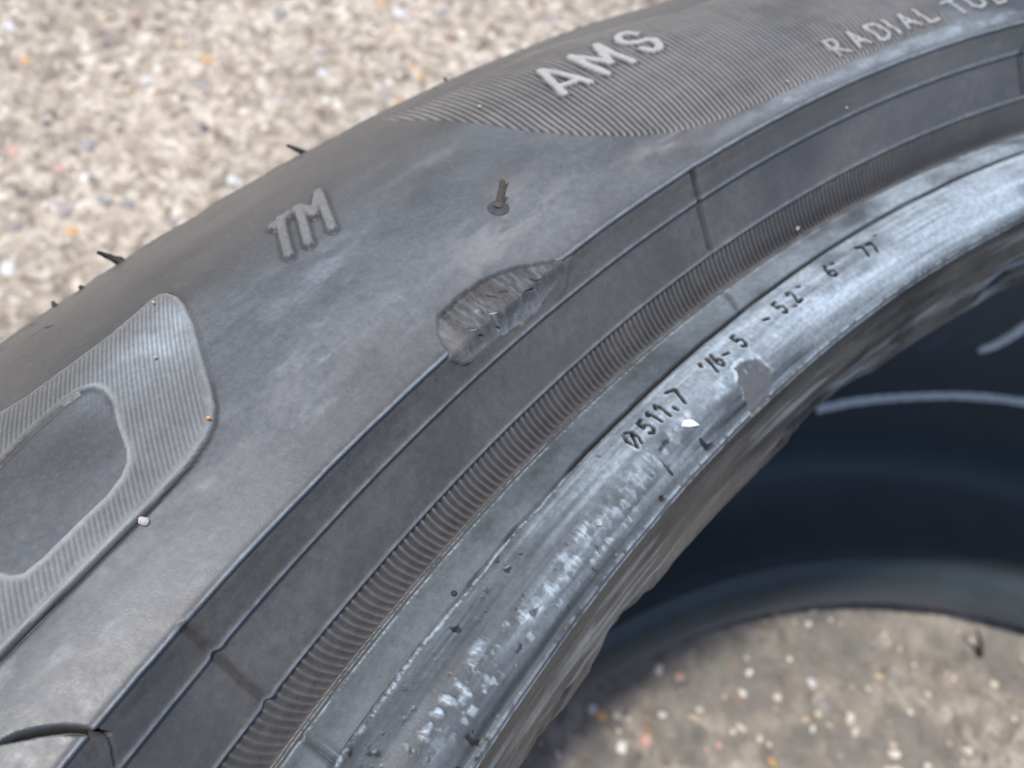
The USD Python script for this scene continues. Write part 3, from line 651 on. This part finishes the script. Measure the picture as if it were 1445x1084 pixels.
INNER = [(260.6, -23.5), (260.9, -27.5), (264, -30.5), (272, -30.5), (284, -27), (298, -27), (312, -33), (322, -46), (327, -66), (329, -100), (329.5, -140), (329, -185), (326, -215), (318, -236), (304, -250), (290, -253), (277, -249), (268, -244.2), (263.8, -242.9)]
liner = ring('inner_liner', INNER, 'liner_rubber', steps=1440,
             relief=lambda T, s: .9 * (np.cos(T * 160) * .5 + .5) ** 8 * sstep(40, 60, s) * sstep(215, 190, s))
ring('lower_bead', [(263.8, -242.9), (259, -244.6), (254.6, -249.2), (251.6, -253.6), (250.9, -255.9), (251.4, -262), (253.0, -266.5), (258, -268.6), (268, -269.0), (276, -268.6), (281, -269.6)], 'liner_rubber', steps=720)
ring('lower_sidewall', [(281, -269.6), (286, -271.2), (292, -271.7), (301, -271.3), (312, -269.5), (322, -266), (331, -259.5), (336, -255.5), (338.5, -246)], 'band_rubber', steps=480)
TG = [(338.545, -37.023), (339.3, -45)]
for c in (-75, -118, -163, -206):
    TG += [(341.5, c + 7), (341.3, c + 6.2), (335.5, c + 5), (335.5, c - 5), (341.3, c - 6.2), (341.5, c - 7)]
TG += [(339.3, -238), (338.5, -246)]
ring('tread', TG, 'band_rubber', steps=480)

# chalk lines drawn on the liner
IP = np.array(INNER)
IS = np.concatenate([[0], np.cumsum(np.hypot(*np.diff(IP, axis=0).T))])
i_r, i_z = PchipInterpolator(IS, IP[:, 0]), PchipInterpolator(IS, IP[:, 1])


def chalk(path, width, seed):
    path = np.array(path, float)
    t = np.concatenate([[0], np.cumsum(np.hypot(np.diff(path[:, 0]) * 5.6, np.diff(path[:, 1])))])
    n = int(t[-1] / .35)
    tt = np.linspace(0, t[-1], n)
    th, s = PchipInterpolator(t, path[:, 0])(tt), PchipInterpolator(t, path[:, 1])(tt)
    du, ds = np.gradient(th) * 5.6, np.gradient(s)
    ln = np.hypot(du, ds); pu, ps = -ds / ln, du / ln
    w = np.linspace(-1, 1, 13)
    k = np.arange(n)
    rng = np.random.default_rng(seed)
    edge = [np.convolve(rng.normal(0, 1, n + 8), np.ones(5) / 5, 'same')[:n] for _ in range(2)]
    taper = np.minimum(1, np.minimum(k + 2, n - k + 1) / 9.0) ** .5
    wa = width * taper * (1 + .16 * edge[0]); wb = width * taper * (1 + .16 * edge[1])
    W = np.where(w[None] < 0, w[None] * wa[:, None], w[None] * wb[:, None])
    T = np.radians(th[:, None] + pu[:, None] * W / 5.6); S_ = np.clip(s[:, None] + ps[:, None] * W, 0, IS[-1])
    r, z = i_r(S_), i_z(S_)
    dr, dz = i_r(S_, 1), i_z(S_, 1); l2 = np.hypot(dr, dz)
    h = .12 + .9 * (1 - w[None] ** 2) ** .7 * (.6 + .4 * rng.random((n, 13)))
    h = np.where(np.abs(w[None]) > .99, -.1, h) + .2
    r, z = r + h * (dz / l2), z - h * (dr / l2)
    p = np.stack([r * np.sin(T), r * np.cos(T), z], -1) / 1000 + np.array([0, 0, LIFT])
    ii = np.arange(n * 13).reshape(n, 13)
    q = np.stack([ii[:-1, :-1], ii[1:, :-1], ii[1:, 1:], ii[:-1, 1:]], -1).reshape(-1, 4)
    return p.reshape(-1, 3), q


usdkit.material(stage, '/World/Looks/chalk', {'geo': ('geometry', {}), 'n': ('noise_texture', {'scale': 900.0, 'detail': 4}),
    'r': ('rgb_ramp', {'ramp': [(.3, (.55, .58, .58)), (.6, (.88, .90, .88))]}), 'p': ('principled_bsdf', {'roughness': .95, 'specular_ior_level': .1})},
    [('geo.position', 'n.vector'), ('n.fac', 'r.fac'), ('r.color', 'p.base_color')], surface='p.BSDF')
for nm, path, wd, sd_ in (('long', [(52.2, 254.8), (54.69, 250.6), (57.92, 246.8), (61.03, 243.0), (64.09, 239.8), (67.56, 237.6), (72, 236), (78, 235)], 2.5, 1),
                          ('short', [(61.0, 212.4), (61.79, 205.5), (62.22, 194.3), (62.5, 180), (62.6, 168)], 2.6, 2)):
    v, q = chalk(path, wd, sd_)
    put('chalk_mark', liner, v, q, 'chalk', smooth=True, label=nm + ' white chalk line on the inner liner')

# ------------------------------------------------------------------ rubber hairs left by the mould's vents
def frame_at(u, v):
    p = surf(u, v, 0.0)
    a = surf(u + .2, v) - p; b = surf(u, v + .2) - p
    n = np.cross(a, b); n /= np.linalg.norm(n)
    r, z, nr, nzz = prof(v); th = u / UREF
    if np.dot(n, [nr * math.sin(th), nr * math.cos(th), nzz]) < 0:
        n = -n
    p = p + n * .001 * DISP[min(len(V) - 1, np.searchsorted(V, v)), min(len(U) - 1, np.searchsorted(U, u))]
    return p, n, a / np.linalg.norm(a), b / np.linalg.norm(b)


def tube(path, radii, seg=14, cap=True, rough=0.0, seed=0):
    path = np.array(path, float); rng = np.random.default_rng(seed)
    t = np.gradient(path, axis=0); t /= np.linalg.norm(t, axis=1, keepdims=True)
    ref = np.array([0.31, 0.22, 0.93]); x = np.cross(t, ref); x /= np.linalg.norm(x, axis=1, keepdims=True); y = np.cross(t, x)
    a = np.linspace(0, 2 * math.pi, seg, endpoint=False)
    rr = np.array(radii)[:, None] * (1 + rough * rng.normal(0, 1, (len(path), seg)))
    v = path[:, None] + rr[..., None] * (np.cos(a)[None, :, None] * x[:, None] + np.sin(a)[None, :, None] * y[:, None])
    ii = np.arange(len(path) * seg).reshape(len(path), seg); nx = np.roll(ii, -1, 1)
    f = np.stack([ii[:-1], nx[:-1], nx[1:], ii[1:]], -1).reshape(-1, 4)
    f = np.vstack([f[:, [0, 1, 2]], f[:, [0, 2, 3]]])
    v = v.reshape(-1, 3)
    if cap:
        for ring_, c, fl in ((ii[0], path[0], True), (ii[-1], path[-1], False)):
            v = np.vstack([v, c]); k = len(v) - 1
            g = np.stack([ring_, np.roll(ring_, -1), np.full(seg, k)], -1)
            f = np.vstack([f, g[:, ::-1] if fl else g])
    return v, f


def wear_of(v, dust=.2):
    return np.tile([dust, 0, 0], (len(v), 1))


# the vent stub standing on the sidewall: a thin flange and a stem with a ragged cut end
p, n, eu, ev = frame_at(*SPOTS['nub'])
mm = .001
lean = n + .62 * eu + .25 * ev
lean /= np.linalg.norm(lean)
ts = np.linspace(0, 1, 16)
stem = [p + n * .1 * mm + lean * (2.5 * mm * t) for t in ts]
rad = np.array([.62 - .16 * min(1, t * 5) + .05 * max(0, (t - .85) * 6) for t in ts]) * mm
v, f = tube(stem, rad, 18, rough=.035, seed=4)
tip = np.arange(15 * 18, 16 * 18)
rng = np.random.default_rng(5)
v[tip] += lean * (rng.random(18) ** 2 * .75 * mm - .15 * mm)[:, None]
v[-1] -= lean * .2 * mm
vs_ = put('vent_stub', tyre, v, f, 'stub_rubber', smooth=40, label='cut rubber vent stub standing on the sidewall')
disc = trimesh.creation.revolve(np.array([[0, .24], [.5, .24], [.9, .17], [1.16, .11], [1.24, .02], [1.24, -.2], [0, -.2]]) * mm, sections=40)
M3 = np.stack([eu, np.cross(n, eu), n], 1)
dv = disc.vertices @ M3.T + p + eu * -.12 * mm - ev * .15 * mm
put('flange', vs_, dv, disc.faces, 'sidewall_rubber', smooth=35)
# hairs on the shoulder's edge
for u, v0, ln, side_, lift_, r0, sd_ in ((71.2, 104.6, 2.6, -.80, .8, .45, 1), (43.0, 104.4, 2.9, -.60, .8, .55, 2), (96.5, 104.8, 1.5, -.1, .7, .42, 3), (123.6, 105.2, 1.2, -.3, .6, .4, 5), (37.5, 104.6, 1.0, .1, .5, .5, 6), (34.0, 104.6, 1.1, .2, .6, .4, 7)):
    p, n, eu, ev = frame_at(u, v0)
    ts = np.linspace(0, 1, 9)
    path = [p - n * .4 * mm + (n * .75 * t + ev * .45 * t + eu * side_ * (t ** 1.5)) * ln * mm + np.array([0, 0, lift_]) * ln * .5 * mm * t ** 2 for t in ts]
    v, f = tube(path, [r0 * mm * (1.25 - .8 * t) for t in ts], 9, rough=.10, seed=sd_)
    put('vent_hair', tyre, v, f, 'char_rubber', smooth=50)

# ------------------------------------------------------------------ loose bits lying on the tyre
def plain(name, col, rough=.7, spec=.4, trans=0.0):
    usdkit.material(stage, f'/World/Looks/{name}', {'geo': ('geometry', {}), 'n': ('noise_texture', {'scale': 1400.0, 'detail': 3}),
        'm': ('map_range', {'from_min': .3, 'from_max': .7, 'to_min': .75, 'to_max': 1.15, 'clamp': True}),
        'c': ('vector_math', {'math_type': 'scale', 'vector1': col}), 'p': ('principled_bsdf', {'roughness': rough, 'specular_ior_level': spec, 'transmission_weight': trans})},
        [('geo.position', 'n.vector'), ('n.fac', 'm.value'), ('m.result', 'c.scale'), ('c.vector', 'p.base_color')], surface='p.BSDF')


plain('flake_white', (.56, .58, .57), .6)
plain('grit_pale', (.40, .365, .355), .8)
plain('grit_orange', (.62, .30, .12), .6)
plain('grit_dark', (.03, .028, .026), .7)


def pebble(r, rng, flat=.7, sub=1):
    s = trimesh.creation.icosphere(subdivisions=sub)
    v = s.vertices.copy()
    for _ in range(7):                        # slice random caps off: an angular stone
        d = rng.normal(size=3); d /= np.linalg.norm(d); k = rng.uniform(.55, .92)
        h = v @ d; v -= np.where(h > k, h - k, 0)[:, None] * d
    v *= np.array([1, rng.uniform(.6, 1), flat * rng.uniform(.7, 1)]) * r
    a = rng.uniform(0, 6.28); c, s_ = math.cos(a), math.sin(a)
    return v @ np.array([[c, -s_, 0], [s_, c, 0], [0, 0, 1]]).T, s.faces


fp_, fn, fu, fv = frame_at(*SPOTS['flake'])
poly = np.array([(-.95, .55), (-.35, .80), (.30, .55), (.62, .10), (.72, -.75), (.35, -.55), (-.30, -.15)]) * 1.05
fm = trimesh.creation.extrude_polygon(Polygon(poly), .14, engine='earcut')
fvv = fm.vertices.copy()
fvv[:, 2] += .10 + .10 * fvv[:, 0] + .06 * fvv[:, 1]
put('white_flake', '/World', (fvv[:, :1] * fu + fvv[:, 1:2] * fv + fvv[:, 2:] * fn) * mm + fp_, fm.faces, 'flake_white',
    label='white leaf-shaped flake lying on the bead below the stamped numbers', category='flake')
GR = [('grain1', .55, 'grit_pale', 'pale pink grain of grit by the lower edge of the hatched block'),
      ('grain2', .26, 'grit_orange', 'tiny orange grain at the right corner of the hatched block'),
      ('grain3', .42, 'grit_pale', 'pale grain of grit on the scuffed middle of the bead'),
      ('grain4', .34, 'grit_dark', 'dark crumb on the parting crack of the bead'),
      ('grain5', .28, 'grit_pale', 'pale grain in the ridged panel left of the big raised letters'),
      ('grain6', .22, 'grit_pale', 'tiny pale grain near the top corner of the hatched block'),
      ('grain7', .20, 'grit_pale', 'tiny pale grain in the middle of the hatched block'),
      ('grain8', .26, 'grit_pale', 'pale grain at the lower edge of the ridged panel below the small lettering'),
      ('grain11', .22, 'grit_pale', 'tiny pale grain on the smooth band at the upper right'),
      ('grain10', .30, 'grit_pale', 'pale grain at the inner edge of the ribbed band')]
rng = np.random.default_rng(21)
for key, r, mat_, lab in GR:
    p, n, eu, ev = frame_at(*SPOTS[key])
    v, f = pebble(r, rng, .8)
    put('grit_grain', '/World', (v[:, :1] * eu + v[:, 1:2] * ev + (v[:, 2:] + r * .45) * n) * mm + p + n * (.3 * mm if key in ('grain2', 'grain6', 'grain7') else 0), f, mat_, label=lab, category='grit')

# ------------------------------------------------------------------ the ground: worn concrete with its aggregate showing
usdkit.material(stage, '/World/Looks/concrete', {
    'geo': ('geometry', {}),
    'n1': ('noise_texture', {'scale': 14.0, 'detail': 4}), 'n2': ('noise_texture', {'scale': 120.0, 'detail': 5, 'roughness': .65}),
    'n3': ('noise_texture', {'scale': 620.0, 'detail': 3, 'roughness': .6}),
    'v': ('voronoi_texture', {'scale': 190.0, 'randomness': 1.0}), 'hs': ('separate_color', {'color_type': 'rgb'}),
    'vr': ('rgb_ramp', {'ramp': [(0, (.09, .075, .06)), (.18, (.23, .19, .15)), (.42, (.38, .325, .262)), (.66, (.47, .405, .33)), (.86, (.60, .53, .44)), (1, (.82, .76, .66))]}),
    'r2': ('rgb_ramp', {'ramp': [(.32, (.10, .08, .062)), (.44, (.31, .262, .21)), (.56, (.49, .425, .345)), (.70, (.76, .685, .575))]}),
    'm': ('mix_color', {'fac': .45}),
    'r1': ('map_range', {'from_min': .3, 'from_max': .7, 'to_min': .80, 'to_max': 1.12, 'clamp': True}), 's': ('vector_math', {'math_type': 'scale'}),
    'at': ('attribute', {'attribute': 'wear_light'}), 'sep': ('separate_color', {'color_type': 'rgb'}),
    'dm': ('mix_color', {'b': (.16, .157, .15)}), 'dl': ('mix_color', {'b': (.52, .47, .40)}),
    'h': ('math', {'math_type': 'add'}), 'b': ('bump', {'strength': .8, 'distance': .0012}),
    'p': ('principled_bsdf', {'roughness': .9, 'specular_ior_level': .25}),
}, [('geo.position', 'n1.vector'), ('geo.position', 'n2.vector'), ('geo.position', 'n3.vector'), ('geo.position', 'v.vector'), ('v.color', 'hs.color'), ('hs.r', 'vr.fac'),
    ('n2.fac', 'r2.fac'), ('r2.color', 'm.a'), ('vr.color', 'm.b'), ('n1.fac', 'r1.value'), ('m.result', 's.vector1'), ('r1.result', 's.scale'),
    ('at.color', 'sep.color'), ('s.vector', 'dm.a'), ('sep.g', 'dm.fac'), ('dm.result', 'dl.a'), ('sep.r', 'dl.fac'), ('dl.result', 'p.base_color'),
    ('n2.fac', 'h.value1'), ('n3.fac', 'h.value2'), ('h.value', 'b.height'), ('b.normal', 'p.normal')], surface='p.BSDF')
ground = thing('ground', kind='structure')


def height(x, y):
    q = np.stack([x * 90, y * 90, 0 * x], -1)
    return .0028 * (fbm(q, 3, 5) - .5) + .0048 * (fbm(q * 3.1, 3, 6) - .5)


def lin(c0, c1, st, far):
    fine = np.arange(c0, c1 + st / 2, st)
    return np.concatenate([c0 - far[::-1], fine, c1 + far])


far = np.array([.012, .03, .06, .12, .25, .5, 1, 2, 4, 8.])
gx, gy = lin(.02, .60, .0026, far), lin(-.02, .74, .0026, far)
X, Y = np.meshgrid(gx, gy)
inside = (X > .0) & (X < .62) & (Y > -.04) & (Y < .76)
Z = np.where(inside, height(X, Y), 0)
# dirty blotches and overall shade painted into the concrete under the tyre, with a painted sunlit patch towards the far side of the hole
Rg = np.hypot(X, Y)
dirt_shade = (Rg < .30) * (.42 + .38 * sstep(.42, .62, fbm(np.stack([X * 30, Y * 30, 0 * X + 4], -1), 4, 8)))  # base tone is shade put into the floor's colour
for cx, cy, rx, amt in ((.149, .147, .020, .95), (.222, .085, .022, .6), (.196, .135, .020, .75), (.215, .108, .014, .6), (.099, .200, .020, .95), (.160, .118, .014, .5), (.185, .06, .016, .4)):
    dirt_shade = np.maximum(dirt_shade, amt * np.exp(-((X - cx) ** 2 + (Y - cy) ** 2) / rx ** 2) * (.2 + 1.6 * fbm(np.stack([X * 60, Y * 60, 0 * X], -1), 4, 9)))
sun_patch = np.exp(-(((X - .246) * .75 + (Y - .094) * -.66) / .034) ** 2 - (((X - .246) * .66 + (Y - .094) * .75) / .012) ** 2)  # pool of sunlight painted on the floor
GW = np.stack([.6 * np.clip(sun_patch, 0, 1), np.clip(dirt_shade, 0, 1), 0 * X], -1)
ii = np.arange(X.size).reshape(X.shape)
q = np.stack([ii[:-1, :-1], ii[:-1, 1:], ii[1:, 1:], ii[1:, :-1]], -1).reshape(-1, 4)
put('concrete', ground, np.stack([X, Y, Z], -1).reshape(-1, 3), q, 'concrete', smooth=True, wear_light=GW.reshape(-1, 3))

STONES = {'cream': (.66, .60, .49), 'white': (.74, .72, .66), 'bluish': (.58, .59, .60), 'grey': (.28, .27, .26), 'mauve': (.33, .29, .295), 'dark': (.10, .10, .11),
          'brown': (.28, .18, .125), 'orange': (.56, .34, .16), 'pink': (.55, .34, .28), 'tan': (.52, .42, .30)}
for k, c in STONES.items():
    plain('stone_' + k, c, .6, .4)
kinds, wts = list(STONES), np.array([22, 7, 3, 18, 7, 8, 12, 3, 3, 14.]); wts /= wts.sum()


def in_view(x, y):
    """Ground that the photograph can see: beyond the tyre, or through its hole."""
    r = np.hypot(x, y)
    outer = (r > .338) & ((x - .08) * 1.0 + (y - .49) * .0 > -.03) & (y < .72) & ((x - .267) * .726 + (y - .669) * .687 < .04) & (x < .60)
    return outer | ((r < .262) & (x > .05) & (y > .02))


rng = np.random.default_rng(3)
# single stones that the photograph lets one point at (x, y, radius mm, kind)
SEEN = [(0.2487, 0.6393, np.float64(6.2), 'bluish'), (0.2341, 0.6164, np.float64(4.3), 'orange'), (0.2492, 0.6128, np.float64(3.7), 'cream'), (0.2605, 0.6009, np.float64(4.4), 'cream'), (0.2873, 0.5849, np.float64(4.9), 'cream'), (0.2677, 0.5783, np.float64(4.4), 'cream'), (0.3103, 0.5633, np.float64(6.6), 'cream'), (0.3229, 0.5544, np.float64(5.9), 'tan'), (0.2948, 0.5518, np.float64(4.5), 'orange'), (0.3228, 0.5353, np.float64(5.1), 'brown'), (0.3285, 0.4994, np.float64(7.4), 'bluish'), (0.3415, 0.5097, np.float64(6.7), 'mauve'), (0.2981, 0.505, np.float64(7.5), 'mauve'), (0.2793, 0.5414, np.float64(7.4), 'grey'), (0.2552, 0.5522, np.float64(3.3), 'orange'), (0.2383, 0.5685, np.float64(3.6), 'orange'), (0.2091, 0.5767, np.float64(3.1), 'dark'), (0.2629, 0.5639, np.float64(4.4), 'bluish'), (0.2543, 0.5192, np.float64(3.6), 'dark'), (0.1932, 0.5392, np.float64(3.0), 'white'), (0.2078, 0.5247, np.float64(2.7), 'white'), (0.177, 0.5319, np.float64(6.9), 'mauve'), (0.1656, 0.5219, np.float64(3.9), 'orange'), (0.1913, 0.5518, np.float64(4.0), 'pink'), (0.1861, 0.5752, np.float64(4.0), 'pink'), (0.2095, 0.554, np.float64(6.2), 'mauve'), (0.2258, 0.5101, np.float64(5.2), 'bluish'), (0.2352, 0.4862, np.float64(6.3), 'bluish'), (0.2353, 0.5099, np.float64(3.5), 'tan'), (0.1981, 0.4915, np.float64(3.3), 'mauve'), (0.4385, 0.4595, np.float64(10.3), 'cream'), (0.421, 0.4436, np.float64(10.1), 'pink'), (0.4132, 0.4366, np.float64(5.0), 'pink'), (0.4045, 0.4653, np.float64(6.7), 'brown'), (0.3673, 0.4678, np.float64(5.2), 'orange'), (0.3625, 0.4594, np.float64(3.6), 'orange'), (0.3942, 0.4496, np.float64(6.6), 'bluish'), (0.3389, 0.4585, np.float64(3.9), 'orange'), (0.3774, 0.52, np.float64(8.2), 'cream'), (0.3978, 0.4992, np.float64(8.3), 'bluish'), (0.3746, 0.5008, np.float64(4.9), 'white'), (0.3131, 0.4789, np.float64(5.3), 'cream'), (0.4632, 0.4277, np.float64(7.9), 'grey'), (0.3388, 0.4668, np.float64(5.8), 'mauve'), (0.1572, 0.5373, np.float64(4.5), 'grey'), (0.1541, 0.5424, np.float64(3.8), 'grey'), (0.2736, 0.5999, np.float64(3.4), 'grey'), (0.3508, 0.5471, np.float64(4.8), 'grey'), (0.3657, 0.5363, np.float64(3.7), 'cream'), (0.3771, 0.5247, np.float64(4.1), 'white'), (0.3252, 0.5732, np.float64(7.9), 'grey'), (0.1932, 0.5137, np.float64(4.0), 'grey'), (0.4173, 0.4793, np.float64(6.3), 'grey'), (0.142, 0.2133, np.float64(3.4), 'white'), (0.1109, 0.2146, np.float64(3.0), 'orange'), (0.1113, 0.2188, np.float64(2.4), 'bluish'), (0.1128, 0.1947, np.float64(3.8), 'pink'), (0.1051, 0.2024, np.float64(2.9), 'white'), (0.124, 0.1937, np.float64(2.5), 'bluish'), (0.1495, 0.1692, np.float64(2.3), 'white'), (0.169, 0.1451, np.float64(2.6), 'bluish'), (0.1406, 0.1939, np.float64(2.2), 'pink'), (0.1656, 0.1263, np.float64(3.4), 'cream'), (0.1731, 0.1112, np.float64(2.6), 'pink'), (0.1627, 0.104, np.float64(2.5), 'white'), (0.2139, 0.0743, np.float64(2.1), 'cream'), (0.1925, 0.154, np.float64(2.7), 'white'), (0.1266, 0.1699, np.float64(2.2), 'pink'), (0.1321, 0.1489, np.float64(2.5), 'orange'), (0.2265, 0.0879, np.float64(1.8), 'white'), (0.2413, 0.0873, np.float64(2.2), 'white'), (0.188, 0.1204, np.float64(2.6), 'tan')]
pts, cells = [], {}
for x, y, r, k in SEEN:
    pts.append((x, y, r, k))
tries = 0
while len(pts) < 300 and tries < 40000:
    tries += 1
    x, y = rng.uniform(.05, .58), rng.uniform(.02, .70)
    if not in_view(x, y):
        continue
    r = float(np.clip(rng.lognormal(math.log(3.4), .5), 2.0, 7.0 if math.hypot(x, y) > .3 else 3.6))
    if any((x - a) ** 2 + (y - b) ** 2 < ((r + c) * .0009) ** 2 for a, b, c, _ in pts):
        continue
    if math.hypot(x, y) < .3 and rng.random() < .6:
        continue
    pts.append((x, y, r, rng.choice(kinds, p=wts) if math.hypot(x, y) > .3 else rng.choice(['grey', 'tan', 'brown', 'cream', 'dark'], p=[.4, .25, .15, .1, .1])))
for x, y, r, k in pts:
    v, f = pebble(r * mm, rng, .75, 2 if r > 4.5 else 1)
    z = float(height(np.array([x]), np.array([y]))[0])
    put('stone', ground, v + np.array([x, y, z - r * mm * (rng.uniform(.15, .35) if r < 4.5 else rng.uniform(.36, .5))]), f, 'stone_' + k, smooth=40)
# the small grit between them, far too many to count
pi = UsdGeom.PointInstancer.Define(stage, ground + '/fine_gravel')
tag(pi.GetPrim(), kind='stuff')
protos = []
for k in ('cream', 'white', 'grey', 'brown', 'tan', 'dark', 'mauve', 'cream', 'tan', 'orange'):
    v, f = pebble(1.0 * mm, rng, .8, 1)
    protos.append(put('grit', ground + '/fine_gravel/kinds', v, f, 'stone_' + k, smooth=40))
pi.CreatePrototypesRel().SetTargets([Sdf.Path(p) for p in protos])
N = 22000
gx_, gy_ = rng.uniform(.05, .58, N), rng.uniform(.02, .70, N)
keep = in_view(gx_, gy_) & ((np.hypot(gx_, gy_) > .3) | (rng.random(N) < .30)); gx_, gy_ = gx_[keep], gy_[keep]; n_ = len(gx_)
sc = np.clip(rng.lognormal(math.log(1.15), .42, n_), .4, 2.8)
gz_ = height(gx_, gy_) - sc * mm * rng.uniform(.25, .70, n_)
pi.CreatePositionsAttr(Vt.Vec3fArray.FromNumpy(np.stack([gx_, gy_, gz_], 1).astype(np.float32)))
pi.CreateScalesAttr(Vt.Vec3fArray.FromNumpy((sc[:, None] * np.stack([rng.uniform(.8, 1.6, n_), rng.uniform(.7, 1.1, n_), np.ones(n_)], 1)).astype(np.float32)))
an = rng.uniform(0, 2 * math.pi, n_)
qs = np.zeros((n_, 4)); qs[:, 2] = np.sin(an / 2); qs[:, 3] = np.cos(an / 2)
pi.CreateOrientationsAttr(Vt.QuathArray([Gf.Quath(float(a[3]), float(a[0]), float(a[1]), float(a[2])) for a in qs]))
pi.CreateProtoIndicesAttr(Vt.IntArray.FromNumpy(rng.choice(len(protos), n_, p=[.22, .05, .2, .1, .16, .06, .03, .1, .07, .01]).astype(np.int32)))

# a bit of twig standing on the concrete inside the tyre
plain('twig_bark', (.07, .055, .045), .85)
tw = [np.array([0.2227, 0.0826, .0000]) + np.array([0.0022, 0.0111, .0140]) * t + np.array([.0006, -.0005, 0]) * math.sin(4 * t) for t in np.linspace(0, 1, 9)]
v, f = tube(tw, [.0014 - .0011 * t for t in np.linspace(0, 1, 9)], 8, rough=.12, seed=9)
put('twig', '/World', v, f, 'twig_bark', smooth=50, label='short dark twig standing on the concrete inside the tyre', category='twig')
